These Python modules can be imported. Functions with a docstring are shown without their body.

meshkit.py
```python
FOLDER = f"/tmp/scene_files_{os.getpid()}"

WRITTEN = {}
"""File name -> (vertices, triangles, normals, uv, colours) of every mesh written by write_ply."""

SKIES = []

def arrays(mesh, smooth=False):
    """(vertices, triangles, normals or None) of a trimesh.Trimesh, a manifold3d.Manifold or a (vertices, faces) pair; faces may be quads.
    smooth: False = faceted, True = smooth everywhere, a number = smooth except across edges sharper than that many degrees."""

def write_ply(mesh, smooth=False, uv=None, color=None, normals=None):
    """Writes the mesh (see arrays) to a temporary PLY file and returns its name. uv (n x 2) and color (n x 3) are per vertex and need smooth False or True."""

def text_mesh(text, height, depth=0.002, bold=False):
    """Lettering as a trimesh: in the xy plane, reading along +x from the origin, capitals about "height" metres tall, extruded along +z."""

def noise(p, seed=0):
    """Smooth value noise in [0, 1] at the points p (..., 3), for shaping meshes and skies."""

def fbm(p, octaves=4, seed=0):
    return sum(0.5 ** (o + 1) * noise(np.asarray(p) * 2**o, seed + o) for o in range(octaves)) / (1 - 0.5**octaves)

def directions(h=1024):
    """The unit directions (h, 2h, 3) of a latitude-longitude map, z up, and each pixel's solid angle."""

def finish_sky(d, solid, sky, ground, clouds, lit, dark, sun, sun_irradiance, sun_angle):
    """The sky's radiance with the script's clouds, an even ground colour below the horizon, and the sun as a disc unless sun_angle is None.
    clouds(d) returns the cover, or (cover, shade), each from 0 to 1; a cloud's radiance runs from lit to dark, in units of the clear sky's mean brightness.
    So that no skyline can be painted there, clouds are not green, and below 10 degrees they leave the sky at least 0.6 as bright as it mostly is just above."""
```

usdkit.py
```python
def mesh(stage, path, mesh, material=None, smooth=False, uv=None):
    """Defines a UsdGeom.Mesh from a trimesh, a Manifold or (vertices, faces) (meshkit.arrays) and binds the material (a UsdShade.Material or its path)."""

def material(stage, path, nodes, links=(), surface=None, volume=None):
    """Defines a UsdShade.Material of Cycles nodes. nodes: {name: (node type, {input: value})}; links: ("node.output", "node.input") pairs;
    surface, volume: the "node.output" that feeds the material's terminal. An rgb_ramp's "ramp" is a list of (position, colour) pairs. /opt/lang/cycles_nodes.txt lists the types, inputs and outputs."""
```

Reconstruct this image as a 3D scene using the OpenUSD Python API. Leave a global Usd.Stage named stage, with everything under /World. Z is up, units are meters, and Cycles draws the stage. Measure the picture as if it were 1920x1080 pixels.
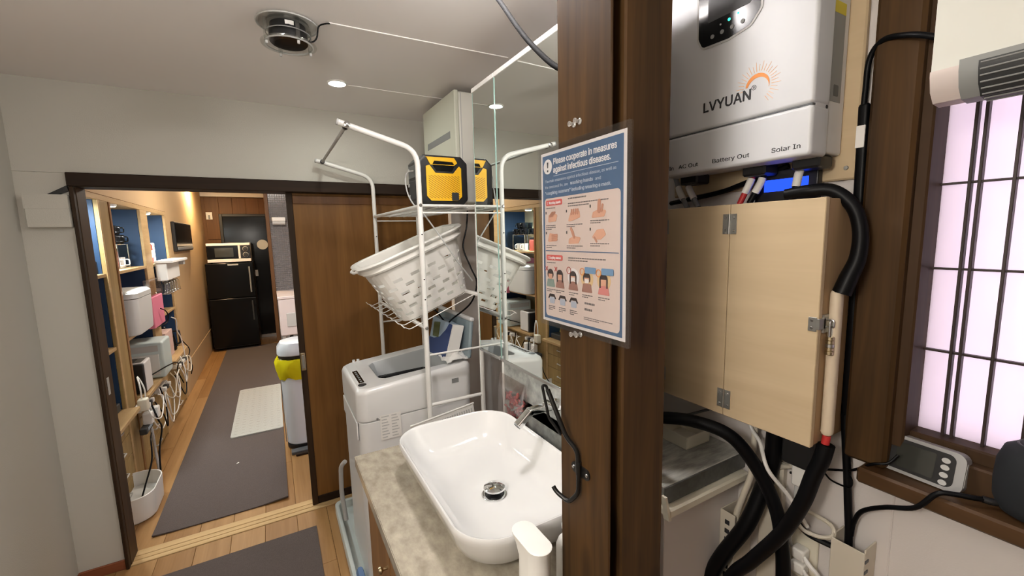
import math, random
import numpy as np, trimesh, usdkit, meshkit
import manifold3d as m3
from pxr import Usd, UsdGeom, UsdLux, UsdShade, Sdf, Gf, Vt
from shapely.geometry import Polygon, Point, LineString, box as sbox
from shapely import affinity

random.seed(7)
rng = np.random.default_rng(7)
stage = Usd.Stage.CreateInMemory()
UsdGeom.SetStageUpAxis(stage, "Z")
UsdGeom.SetStageMetersPerUnit(stage, 1.0)
UsdGeom.Xform.Define(stage, "/World")
UsdGeom.Scope.Define(stage, "/World/Looks")

# ------------------------------------------------------------------ camera
E = 1.51                                        # eye height above the floor
FOCAL = 790.0                                   # pixels at 1920 wide
yaw, pitch, roll = 0.5143, -0.1251, -0.0239
_cy, _sy, _cp, _sp = math.cos(yaw), math.sin(yaw), math.cos(pitch), math.sin(pitch)
_fw = np.array([_sy * _cp, _cy * _cp, _sp]); _rt = np.array([_cy, -_sy, 0.0]); _up = np.cross(_rt, _fw)
_r = math.cos(roll) * _rt + math.sin(roll) * _up
_u = -math.sin(roll) * _rt + math.cos(roll) * _up
cam = UsdGeom.Camera.Define(stage, "/World/camera")
cam.CreateHorizontalApertureAttr(36.0)
cam.CreateFocalLengthAttr(36.0 * FOCAL / 1920.0)
cam.CreateClippingRangeAttr(Gf.Vec2f(0.02, 200.0))
cam.AddTransformOp().Set(Gf.Matrix4d(*_r, 0, *_u, 0, *(-_fw), 0, 0, 0, E, 1))
cam.CreateExposureAttr(0.5)

# ------------------------------------------------------------------ sky and lamps
sky = UsdLux.DomeLight.Define(stage, "/World/sky")
sky.CreateIntensityAttr(1.0)
sky.CreateColorAttr(Gf.Vec3f(0.73, 0.665, 0.74))
LAMP_SINK, LAMP_DOWN, LAMP_BACK = 108.0, 150.0, 46.0  # sink and back lamps are out of view
LAMP_KITCHEN, LAMP_NICHE, LAMP_WASH = 24.0, 700.0, 1100.0  # kitchen and wash lamps are out of view


# ------------------------------------------------------------------ helpers
_used = {}


def numbered(parent, name):
    k = _used.get((parent, name), 0)
    _used[(parent, name)] = k + 1
    return f"{parent}/{name}" if k == 0 else f"{parent}/{name}_{k:03d}"


def props(p, label=None, cat=None, group=None, kind=None):
    for k, v in (("label", label), ("category", cat), ("group", group), ("kind", kind)):
        if v:
            p.SetCustomDataByKey(k, v)
    return p


_base = {}


def thing(name, label, cat, base=(0, 0, 0), rotz=0.0, group=None, kind=None):
    """A thing: an Xform at its base; its parts are children."""
    path = numbered("/World", name)
    x = UsdGeom.Xform.Define(stage, path)
    x.AddTranslateOp().Set(Gf.Vec3d(*map(float, base)))
    if rotz:
        x.AddRotateZOp().Set(float(rotz))
    _base[path] = (np.array(base, float), math.radians(rotz))
    props(x.GetPrim(), label, cat, group, kind)
    return path


def structure(name):
    path = numbered("/World", name)
    x = UsdGeom.Xform.Define(stage, path)
    _base[path] = (np.zeros(3), 0.0)
    props(x.GetPrim(), None, None, None, "structure")
    return path


def arr(m):
    if hasattr(m, "to_mesh"):
        q = m.to_mesh()
        return np.array(q.vert_properties[:, :3], float), np.array(q.tri_verts, int)
    if isinstance(m, (tuple, list)):
        v, f = np.asarray(m[0], float), np.asarray(m[1], int)
        if f.shape[1] == 4:
            f = np.vstack([f[:, [0, 1, 2]], f[:, [0, 2, 3]]])
        return v, f
    return np.array(m.vertices, float), np.array(m.faces, int)


def join(*ms):
    vs, fs, n = [], [], 0
    for m in ms:
        v, f = arr(m)
        vs.append(v); fs.append(f + n); n += len(v)
    return np.vstack(vs), np.vstack(fs)


def part(parent, name, mesh, mat, smooth=None, label=None, local=False, kind=None):
    """One mesh. World coordinates are brought into the thing's frame unless local."""
    v, f = arr(mesh)
    root = "/".join(parent.split("/")[:3])
    if not local and root in _base:
        b, a = _base[root]
        v = v - b
        if a:
            c, s = math.cos(-a), math.sin(-a)
            v = np.stack([c * v[:, 0] - s * v[:, 1], s * v[:, 0] + c * v[:, 1], v[:, 2]], 1)
    path = numbered(parent, name)
    usdkit.mesh(stage, path, trimesh.Trimesh(v, f, process=False), MAT[mat], smooth=smooth if smooth else False)
    props(stage.GetPrimAtPath(path), label, None, None, kind)
    return path


def single(name, mesh, mat, label, cat, smooth=None, group=None, kind=None):
    """A thing that is one mesh, in world coordinates (its own origin at its base centre)."""
    v, f = arr(mesh)
    lo, hi = v.min(0), v.max(0)
    o = np.array([(lo[0] + hi[0]) / 2, (lo[1] + hi[1]) / 2, lo[2]])
    path = numbered("/World", name)
    m = usdkit.mesh(stage, path, trimesh.Trimesh(v - o, f, process=False), MAT[mat], smooth=smooth if smooth else False)
    UsdGeom.Xformable(m).AddTranslateOp().Set(Gf.Vec3d(*map(float, o)))
    props(m.GetPrim(), label, cat, group, kind)
    return path


def cbox(x0, x1, y0, y1, z0, z1, c=0.0015):
    """Box with chamfered edges."""
    x0, x1 = min(x0, x1), max(x0, x1); y0, y1 = min(y0, y1), max(y0, y1); z0, z1 = min(z0, z1), max(z0, z1)
    c = min(c, (x1 - x0) * 0.3, (y1 - y0) * 0.3, (z1 - z0) * 0.3)
    p = []
    for sx, X in ((1, x0), (-1, x1)):
        for sy, Y in ((1, y0), (-1, y1)):
            for sz, Z in ((1, z0), (-1, z1)):
                p += [(X, Y + sy * c, Z + sz * c), (X + sx * c, Y, Z + sz * c), (X + sx * c, Y + sy * c, Z)]
    return arr(m3.Manifold.hull_points(np.array(p)))


def rbox(x0, x1, y0, y1, z0, z1, r=0.01, seg=12):
    r = min(r, (x1 - x0) * 0.49, (y1 - y0) * 0.49, (z1 - z0) * 0.49)
    s = arr(m3.Manifold.sphere(r, seg))[0]
    p = [s + (X, Y, Z) for X in (x0 + r, x1 - r) for Y in (y0 + r, y1 - r) for Z in (z0 + r, z1 - r)]
    return arr(m3.Manifold.hull_points(np.vstack(p)))


def hull(*pts):
    return arr(m3.Manifold.hull_points(np.vstack([np.atleast_2d(np.array(p, float)) for p in pts])))


def catmull(p, n=8):
    p = np.asarray(p, float)
    if len(p) < 3:
        return p
    q = np.vstack([2 * p[0] - p[1], p, 2 * p[-1] - p[-2]])
    out = []
    for i in range(1, len(q) - 2):
        for t in np.linspace(0, 1, n, endpoint=False):
            a, b, c, d = q[i - 1], q[i], q[i + 1], q[i + 2]
            out.append(0.5 * (2 * b + (c - a) * t + (2 * a - 5 * b + 4 * c - d) * t**2 + (3 * b - a - 3 * c + d) * t**3))
    out.append(p[-1])
    return np.array(out)


def tube(pts, r, sides=8, n=8, closed=False):
    """Round bar along a smoothed path; r a number or one radius per given point."""
    pts = np.asarray(pts, float)
    p = catmull(pts, n) if n > 1 else pts
    rr = np.full(len(p), float(r)) if np.ndim(r) == 0 else np.interp(np.linspace(0, 1, len(p)), np.linspace(0, 1, len(r)), r)
    t = np.gradient(p, axis=0); t /= np.linalg.norm(t, axis=1, keepdims=True) + 1e-12
    a = np.cross(t[0], [0, 0, 1.0]) if abs(t[0][2]) < 0.9 else np.cross(t[0], [1.0, 0, 0])
    a /= np.linalg.norm(a)
    ang = np.arange(sides) * 2 * np.pi / sides
    rings = []
    for i in range(len(p)):
        a = a - t[i] * (a @ t[i]); a /= np.linalg.norm(a) + 1e-12
        b = np.cross(t[i], a)
        rings.append(p[i] + rr[i] * (np.cos(ang)[:, None] * a + np.sin(ang)[:, None] * b))
    return loft(rings)


def bar(p0, p1, r, sides=8):
    return tube([p0, p1], r, sides, 1)


def bent(pts, r, bend=0.05, sides=12):
    """Straight tube runs with rounded corners of the given bend length."""
    pts = [np.array(p, float) for p in pts]
    out = [pts[0]]
    for a, b, c in zip(pts[:-2], pts[1:-1], pts[2:]):
        d0 = (a - b) / np.linalg.norm(a - b); d1 = (c - b) / np.linalg.norm(c - b)
        p0, p1 = b + d0 * bend, b + d1 * bend
        for t in np.linspace(0, 1, 7):
            out.append((1 - t) ** 2 * p0 + 2 * t * (1 - t) * b + t * t * p1)
    out.append(pts[-1])
    return tube(out, r, sides, 1)


def loft(rings, cap0=True, cap1=True, wrap=True):
    n = len(rings[0]); v = [np.asarray(r, float) for r in rings]; f = []
    for i in range(len(rings) - 1):
        for j in range(n if wrap else n - 1):
            a, b = i * n + j, i * n + (j + 1) % n
            f += [[a, b, b + n], [a, b + n, a + n]]
    m = n * len(rings)
    V = np.vstack(v)
    if cap0:
        V = np.vstack([V, v[0].mean(0)]); f += [[(j + 1) % n, j, m] for j in range(n)]; m += 1
    if cap1:
        o = n * (len(rings) - 1)
        V = np.vstack([V, v[-1].mean(0)]); f += [[o + j, o + (j + 1) % n, m] for j in range(n)]
    return V, np.array(f)


def rrect(cx, cy, hx, hy, r, z, n=6):
    r = min(r, hx * 0.999, hy * 0.999)
    out = []
    for (sx, sy, a0) in ((1, 1, 0), (-1, 1, 90), (-1, -1, 180), (1, -1, 270)):
        for k in range(n + 1):
            a = math.radians(a0 + 90 * k / n)
            out.append((cx + sx * (hx - r) + r * math.cos(a), cy + sy * (hy - r) + r * math.sin(a), z))
    return np.array(out)


def lathe(profile, c=(0, 0, 0), seg=24):
    """profile: (radius, z) pairs from bottom to top, outside first."""
    ang = np.arange(seg) * 2 * np.pi / seg
    rings = [np.stack([c[0] + max(r, 1e-5) * np.cos(ang), c[1] + max(r, 1e-5) * np.sin(ang), np.full(seg, c[2] + z)], 1) for r, z in profile]
    return loft(rings)


def ring(c, R, r, seg=32, sides=8):
    a = np.linspace(0, 2 * np.pi, seg, endpoint=False); b = np.arange(sides) * 2 * np.pi / sides
    rings = [np.stack([c[0] + (R + r * np.cos(b)) * np.cos(t), c[1] + (R + r * np.cos(b)) * np.sin(t), c[2] + r * np.sin(b)], 1) for t in a]
    rings.append(rings[0])
    v, f = loft(rings, False, False)
    return v, f[:, [0, 2, 1]]


def ext(poly, d):
    """Shapely polygon(s) extruded from 0 to d along z."""
    gs = getattr(poly, "geoms", [poly])
    return join(*[trimesh.creation.extrude_polygon(g, d, engine="earcut") for g in gs if g.area > 1e-9])


def rpoly(x0, y0, x1, y1, r):
    return sbox(x0 + r, y0 + r, x1 - r, y1 - r).buffer(r, 6)


def face_x(mesh, x, y, z):
    """Drawing (u right, v up, w out) put on a surface that faces -X, read from the corridor side."""
    v, f = arr(mesh)
    return np.stack([x - v[:, 2], y - v[:, 0], z + v[:, 1]], 1), f


def face_y(mesh, x, y, z):
    """The same on a surface that faces -Y."""
    v, f = arr(mesh)
    return np.stack([x + v[:, 0], y - v[:, 2], z + v[:, 1]], 1), f


def face_up(mesh, x, y, z):
    v, f = arr(mesh)
    return v + (x, y, z), f


def rot(mesh, axis, deg, at):
    v, f = arr(mesh)
    M = trimesh.transformations.rotation_matrix(math.radians(deg), axis, at)
    return v @ M[:3, :3].T + M[:3, 3], f


def move(mesh, d):
    v, f = arr(mesh)
    return v + np.array(d, float), f


def text(t, h, d=0.0004, bold=False, sx=1.0):
    v, f = arr(meshkit.text_mesh(t, h, d, bold))
    return v * (sx, 1, 1), f


def fit_text(t, h, width, d=0.0004, bold=False):
    v, f = text(t, h, d, bold)
    return v * (width / max(v[:, 0].max(), 1e-6), 1, 1), f


def disc(r, d, seg=20):
    return ext(Point(0, 0).buffer(r, seg // 4 + 1), d)


# ------------------------------------------------------------------ materials
MAT = {}


def mat(name, col, rough=0.5, metal=0.0, var=0.0, scale=8.0, bump=0.0, bscale=60.0, stretch=(1, 1, 1), col2=None, coat=0.0, spec=0.5, trans=0.0, ior=1.5, emit=0.0, alpha=1.0, detail=3.0, sss=0.0):
    n = {"p": ("principled_bsdf", {"roughness": rough, "metallic": metal, "base_color": col, "coat_weight": coat, "specular_ior_level": spec, "transmission_weight": trans, "ior": ior, "alpha": alpha})}
    l = []
    if emit:
        n["p"][1].update({"emission_color": col, "emission_strength": emit})
    if var or col2 is not None:
        c2 = col2 if col2 is not None else tuple(c * (1 - var) for c in col)
        n["g"] = ("geometry", {})
        n["m"] = ("mapping", {"mapping_type": "point", "scale": stretch})
        n["n"] = ("noise_texture", {"scale": scale, "detail": detail, "roughness": 0.6})
        n["r"] = ("rgb_ramp", {"ramp": [(0.3, c2), (0.7, col)]})
        l += [("g.position", "m.vector"), ("m.vector", "n.vector"), ("n.fac", "r.fac"), ("r.color", "p.base_color")]
    if bump:
        n["g2"] = ("geometry", {})
        n["m2"] = ("mapping", {"mapping_type": "point", "scale": stretch})
        n["n2"] = ("noise_texture", {"scale": bscale, "detail": 4.0})
        n["b"] = ("bump", {"strength": bump, "distance": 0.002})
        l += [("g2.position", "m2.vector"), ("m2.vector", "n2.vector"), ("n2.fac", "b.height"), ("b.normal", "p.normal")]
    MAT[name] = usdkit.material(stage, f"/World/Looks/{name}", n, l, surface="p.BSDF")


def emitter(name, col, strength):
    MAT[name] = usdkit.material(stage, f"/World/Looks/{name}", {"e": ("emission", {"color": col, "strength": strength})}, [], surface="e.emission")


def wood(name, dark, light, stretch=(40, 40, 2.2), rough=0.45, knots=False, scale=1.0, coat=0.0):
    n = {"g": ("geometry", {}), "m": ("mapping", {"mapping_type": "point", "scale": stretch}),
         "n": ("noise_texture", {"scale": scale, "detail": 5.0, "roughness": 0.62, "distortion": 0.6}),
         "r": ("rgb_ramp", {"ramp": [(0.28, dark), (0.72, light)]}),
         "p": ("principled_bsdf", {"roughness": rough, "coat_weight": coat, "specular_ior_level": 0.25}),
         "b": ("bump", {"strength": 0.18, "distance": 0.001})}
    l = [("g.position", "m.vector"), ("m.vector", "n.vector"), ("n.fac", "r.fac"), ("n.fac", "b.height"), ("b.normal", "p.normal")]
    if knots:
        n["mk"] = ("mapping", {"mapping_type": "point", "scale": (9, 9, 3.2)})
        n["v"] = ("voronoi_texture", {"scale": 1.0, "randomness": 1.0})
        n["rk"] = ("rgb_ramp", {"ramp": [(0.0, (0.25, 0.2, 0.16)), (0.16, (0.4, 0.35, 0.3)), (0.26, (1, 1, 1)), (1.0, (1, 1, 1))]})
        n["x"] = ("mix", {"mix_type": "multiply", "fac": 1.0})
        l += [("g.position", "mk.vector"), ("mk.vector", "v.vector"), ("v.distance", "rk.fac"), ("r.color", "x.color1"), ("rk.color", "x.color2"), ("x.color", "p.base_color")]
    else:
        l += [("r.color", "p.base_color")]
    MAT[name] = usdkit.material(stage, f"/World/Looks/{name}", n, l, surface="p.BSDF")


def pane(name, col=(0.95, 0.97, 1.0), rough=0.05, amount=0.12):
    MAT[name] = usdkit.material(stage, f"/World/Looks/{name}", {"t": ("transparent_bsdf", {"color": col}), "g": ("glossy_bsdf", {"roughness": rough}), "x": ("mix_closure", {"fac": amount})},
                                [("t.BSDF", "x.closure1"), ("g.BSDF", "x.closure2")], surface="x.closure")


def sheet(name, col, amount=0.5):
    """Thin sheet that lets light through (paper, thin plastic)."""
    MAT[name] = usdkit.material(stage, f"/World/Looks/{name}", {"d": ("diffuse_bsdf", {"color": col}), "t": ("translucent_bsdf", {"color": col}), "x": ("mix_closure", {"fac": amount})},
                                [("d.BSDF", "x.closure1"), ("t.BSDF", "x.closure2")], surface="x.closure")


mat("ceiling_paint", (0.90, 0.86, 0.84), 0.85, bump=0.12, bscale=500)
mat("wall_paper", (0.56, 0.54, 0.485), 0.85, bump=0.3, bscale=260)
mat("wall_white", (0.66, 0.62, 0.60), 0.75, bump=0.15, bscale=300)
mat("tan_wall", (0.53, 0.36, 0.19), 0.75, bump=0.15, bscale=300)
mat("navy_paint", (0.010, 0.040, 0.105), 0.6)
mat("cream_paint", (0.52, 0.50, 0.36), 0.6)
wood("post_wood", (0.030, 0.0145, 0.0042), (0.088, 0.043, 0.0125), (30, 30, 1.6), 0.6, knots=True)
wood("dark_trim", (0.022, 0.011, 0.0045), (0.048, 0.025, 0.011), (30, 30, 2), 0.6)
wood("dark_trim_x", (0.014, 0.007, 0.0035), (0.028, 0.014, 0.007), (2, 30, 30), 0.65)
wood("frame_wood", (0.034, 0.017, 0.007), (0.074, 0.038, 0.016), (24, 24, 2), 0.55)
wood("sill_wood", (0.045, 0.022, 0.009), (0.088, 0.046, 0.020), (24, 2, 24), 0.4)
wood("door_wood", (0.15, 0.066, 0.017), (0.24, 0.115, 0.033), (18, 18, 1.2), 0.33)
wood("door_edge", (0.13, 0.055, 0.018), (0.20, 0.09, 0.03), (18, 18, 1.2), 0.35)
wood("niche_wood", (0.40, 0.26, 0.12), (0.56, 0.39, 0.20), (20, 2, 20), 0.5)
wood("gold_wood", (0.27, 0.18, 0.07), (0.40, 0.28, 0.12), (20, 20, 2), 0.5)
wood("back_wood", (0.10, 0.045, 0.018), (0.17, 0.08, 0.03), (14, 14, 1.2), 0.45)
wood("cabinet_wood", (0.20, 0.10, 0.038), (0.32, 0.165, 0.065), (18, 18, 1.5), 0.45)
wood("plywood", (0.49, 0.375, 0.235), (0.575, 0.45, 0.29), (1.2, 1.2, 14), 0.55)
wood("plywood_shaded", (0.34, 0.22, 0.12), (0.44, 0.30, 0.17), (14, 14, 2), 0.6)  # cabinet carcass: shade of the less lit side put into the colour
for _i, (_d, _l) in enumerate((((0.27, 0.138, 0.047), (0.37, 0.205, 0.078)), ((0.235, 0.115, 0.037), (0.33, 0.175, 0.064)), ((0.30, 0.160, 0.058), (0.40, 0.228, 0.095)))):
    wood(f"floor_wood_{_i}", _d, _l, (26, 1.6, 10), 0.45)
wood("track_wood", (0.50, 0.33, 0.15), (0.62, 0.43, 0.22), (1.6, 26, 10), 0.6)
wood("red_base", (0.20, 0.062, 0.028), (0.28, 0.095, 0.045), (1.6, 26, 10), 0.4)
mat("carpet", (0.108, 0.084, 0.078), 0.95, var=0.25, scale=240, bump=0.9, bscale=700, detail=2)
mat("carpet_edge", (0.035, 0.028, 0.028), 0.9)
mat("bath_mat", (0.46, 0.46, 0.43), 0.95, var=0.2, scale=180, bump=0.8, bscale=500)
mat("mat_pattern", (0.36, 0.355, 0.32), 0.95)
mat("white_plastic", (0.80, 0.79, 0.76), 0.35)
mat("cream_plastic", (0.74, 0.70, 0.58), 0.4)
mat("basket_plastic", (0.82, 0.80, 0.76), 0.38)
mat("washer_white", (0.76, 0.76, 0.755), 0.3, coat=0.2)
mat("washer_grey", (0.50, 0.52, 0.53), 0.35)
mat("washer_lid", (0.27, 0.34, 0.37), 0.25, coat=0.3)
mat("drum_steel", (0.12, 0.13, 0.14), 0.35, metal=0.8)
mat("black_plastic", (0.012, 0.012, 0.013), 0.4)
mat("black_gloss", (0.003, 0.0033, 0.0038), 0.16, spec=0.3)
mat("black_rubber", (0.0028, 0.0030, 0.0038), 0.42, spec=0.16)
mat("black_mesh", (0.004, 0.005, 0.007), 0.8, spec=0.15)
mat("charcoal", (0.03, 0.032, 0.034), 0.5)
mat("dark_grey", (0.09, 0.095, 0.10), 0.5)
mat("mid_grey", (0.24, 0.245, 0.24), 0.5)
mat("light_grey", (0.50, 0.50, 0.49), 0.5)
mat("rack_white", (0.83, 0.82, 0.79), 0.32, coat=0.3)
mat("chrome", (0.80, 0.81, 0.82), 0.09, metal=1.0)
mat("steel", (0.55, 0.55, 0.54), 0.28, metal=1.0)
mat("dull_steel", (0.42, 0.42, 0.40), 0.42, metal=1.0)
mat("brass", (0.55, 0.46, 0.30), 0.3, metal=1.0)
mat("ceramic", (0.74, 0.74, 0.735), 0.07, coat=0.5)
mat("counter_stone", (0.50, 0.455, 0.37), 0.2, scale=38, col2=(0.30, 0.265, 0.21), detail=8, bump=0.1, bscale=90, stretch=(1, 0.6, 1))
mat("ledge_stone", (0.56, 0.56, 0.51), 0.25, scale=34, col2=(0.20, 0.205, 0.19), detail=8, stretch=(0.35, 1.4, 1))
mat("ledge_edge", (0.115, 0.12, 0.11), 0.35, var=0.4, scale=60)
mat("splash_stone", (0.46, 0.475, 0.45), 0.16, scale=26, col2=(0.215, 0.23, 0.22), detail=8)
mat("mirror", (0.80, 0.85, 0.83), 0.0, metal=1.0)
mat("mirror_edge", (0.32, 0.50, 0.45), 0.15)
mat("ac_white", (0.74, 0.735, 0.67), 0.4)
mat("ac_green", (0.64, 0.655, 0.55), 0.4)
mat("heater_white", (0.66, 0.67, 0.62), 0.45)
mat("heater_pink", (0.66, 0.58, 0.55), 0.45)
mat("slot_grey", (0.26, 0.27, 0.265), 0.5)
mat("inverter_white", (0.60, 0.61, 0.63), 0.42, coat=0.05)
mat("inverter_side", (0.60, 0.60, 0.61), 0.35)
mat("orange_print", (0.78, 0.27, 0.05), 0.5)
mat("peach_print", (0.80, 0.50, 0.30), 0.5)
mat("ink", (0.015, 0.015, 0.018), 0.6)
mat("yellow_label", (0.62, 0.50, 0.04), 0.5)
mat("red_cable", (0.50, 0.03, 0.03), 0.4)
mat("grey_cable", (0.22, 0.23, 0.24), 0.45)
mat("cream_cable", (0.66, 0.61, 0.51), 0.45)
mat("conduit_cream", (0.66, 0.555, 0.42), 0.45)
mat("duct_cream", (0.62, 0.57, 0.475), 0.55)
mat("paper", (0.80, 0.78, 0.75), 0.7)
mat("poster_paper", (0.70, 0.665, 0.64), 0.45, coat=0.4)
mat("poster_panel", (0.66, 0.55, 0.49), 0.45, coat=0.4)
mat("poster_blue", (0.060, 0.125, 0.235), 0.45, coat=0.4)
mat("poster_white", (0.78, 0.76, 0.74), 0.45, coat=0.3)
mat("poster_red", (0.62, 0.10, 0.085), 0.45, coat=0.3)
mat("poster_pale", (0.42, 0.47, 0.55), 0.5)
mat("poster_grey", (0.18, 0.16, 0.155), 0.5)
mat("skin_print", (0.66, 0.36, 0.24), 0.5)
mat("skin_shade", (0.50, 0.24, 0.155), 0.5)
mat("hair_print", (0.045, 0.03, 0.028), 0.5)
mat("shirt_green", (0.22, 0.30, 0.26), 0.5)
mat("shirt_brown", (0.34, 0.17, 0.13), 0.5)
mat("shirt_pink", (0.62, 0.22, 0.20), 0.5)
mat("tint_yellow", (0.70, 0.50, 0.26), 0.5)
mat("tint_blue", (0.16, 0.30, 0.47), 0.5)
pane("laminate", (0.97, 0.97, 0.98), 0.08, 0.06)
pane("clear_plastic", (0.90, 0.91, 0.90), 0.12, 0.12)
pane("bag_film", (0.93, 0.90, 0.89), 0.15, 0.22)
mat("pin_clear", (0.95, 0.95, 0.93), 0.05, trans=0.85, ior=1.49)
mat("cable_matte", (0.004, 0.004, 0.0045), 0.8, spec=0.1)
mat("hook_iron", (0.006, 0.006, 0.006), 0.35)
mat("radio_yellow", (0.90, 0.50, 0.012), 0.38)
mat("radio_stripe", (0.34, 0.17, 0.008), 0.5)
mat("radio_grey", (0.10, 0.11, 0.115), 0.4)
mat("blue_fabric", (0.022, 0.05, 0.17), 0.6)
mat("pale_blue", (0.34, 0.44, 0.53), 0.55)
mat("foliage_print", (0.10, 0.12, 0.04), 0.6)
mat("deep_red", (0.085, 0.008, 0.012), 0.4)
mat("petal_red", (0.23, 0.022, 0.03), 0.6)
mat("petal_rose", (0.36, 0.06, 0.055), 0.6)
mat("pan_teal", (0.58, 0.63, 0.61), 0.4)
mat("cloth_blue", (0.12, 0.21, 0.40), 0.8)
mat("bin_white", (0.66, 0.70, 0.76), 0.3, coat=0.2)
sheet("bag_yellow", (0.80, 0.70, 0.02), 0.3)
mat("pink_card", (0.72, 0.33, 0.52), 0.5)
mat("rose_card", (0.70, 0.20, 0.30), 0.5)
mat("appliance_white", (0.72, 0.74, 0.73), 0.3)
mat("appliance_pale", (0.58, 0.68, 0.68), 0.35)
mat("pink_box", (0.66, 0.47, 0.43), 0.5)
mat("microwave_silver", (0.80, 0.78, 0.76), 0.35)
mat("tile_dark", (0.16, 0.15, 0.155), 0.2)
mat("tile_grout", (0.42, 0.41, 0.41), 0.7)
mat("sink_pink", (0.68, 0.60, 0.60), 0.3)
mat("shoji_wood", (0.030, 0.016, 0.013), 0.5)
sheet("shoji_paper", (0.86, 0.80, 0.85), 0.62)
mat("device_silver", (0.40, 0.40, 0.40), 0.35, metal=0.3)
mat("screen_dark", (0.035, 0.037, 0.032), 0.15, coat=0.5)
mat("speaker_cloth", (0.010, 0.013, 0.017), 0.8, var=0.5, scale=1400)
mat("green_print", (0.16, 0.34, 0.22), 0.5)
mat("yellow_print", (0.78, 0.72, 0.10), 0.5)
mat("brick_red", (0.40, 0.08, 0.06), 0.5)
mat("toaster_white", (0.74, 0.73, 0.72), 0.3)
emitter("unseen_sink_lamp", (1.0, 0.95, 0.93), LAMP_SINK)
emitter("down_lamp", (0.97, 1.0, 0.93), LAMP_DOWN)
emitter("unseen_back_lamp", (1.0, 0.93, 0.84), LAMP_BACK)
emitter("unseen_kitchen_lamp", (1.0, 0.90, 0.78), LAMP_KITCHEN)
emitter("niche_lamp", (0.92, 1.0, 0.98), LAMP_NICHE)
emitter("unseen_wash_lamp", (1.0, 0.72, 0.40), LAMP_WASH)
emitter("lcd_blue", (0.015, 0.06, 1.0), 1.6)
emitter("led_green", (0.05, 1.0, 0.55), 1.5)
emitter("cyan_screen", (0.30, 0.85, 0.85), 1.1)

# ------------------------------------------------------------------ room shell
XL, XR, YF, YB, CEIL = -0.875, 0.98, 2.48, -2.4, 2.18      # left wall, right wall, far wall, back wall, ceiling
KY, KX0, KX1, KC = 7.65, -0.84, 1.7, 2.30                  # kitchen: back wall, left wall, right wall, ceiling

fl = structure("floor")
part(fl, "subfloor", cbox(-1.3, 1.8, YB, KY + 0.1, -0.06, -0.012), "floor_wood_1")
_x = -0.90
_k = 0
while _x < 0.75:
    _w = 0.15
    _y = 0.4 - (0.9 if _k % 2 else 0.2)
    while _y < KY:
        _l = 1.82
        a, b = max(_y, 0.3), min(_y + _l, KY)
        for (p, q) in ((a, min(b, YF - 0.002)), (max(a, YF + 0.112), b)):
            if q - p > 0.05:
                part(fl, "floor_plank", cbox(_x + 0.0006, _x + _w - 0.0006, p + 0.0006, q - 0.0006, -0.014, 0.0, 0.001), f"floor_wood_{(_k * 2 + int(_y * 3)) % 3}")
        _y += _l
    _x += _w
    _k += 1

tr = structure("trim_1")                                   # threshold with the sliding door's grooves
part(tr, "threshold_board", cbox(-0.715, 0.98, YF, YF + 0.030, -0.012, 0.004, 0.002), "track_wood")
part(tr, "threshold_board", cbox(-0.715, 0.98, YF + 0.034, YF + 0.064, -0.012, 0.004, 0.002), "track_wood")
part(tr, "threshold_board", cbox(-0.715, 0.98, YF + 0.068, YF + 0.112, -0.012, 0.004, 0.002), "track_wood")

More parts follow.
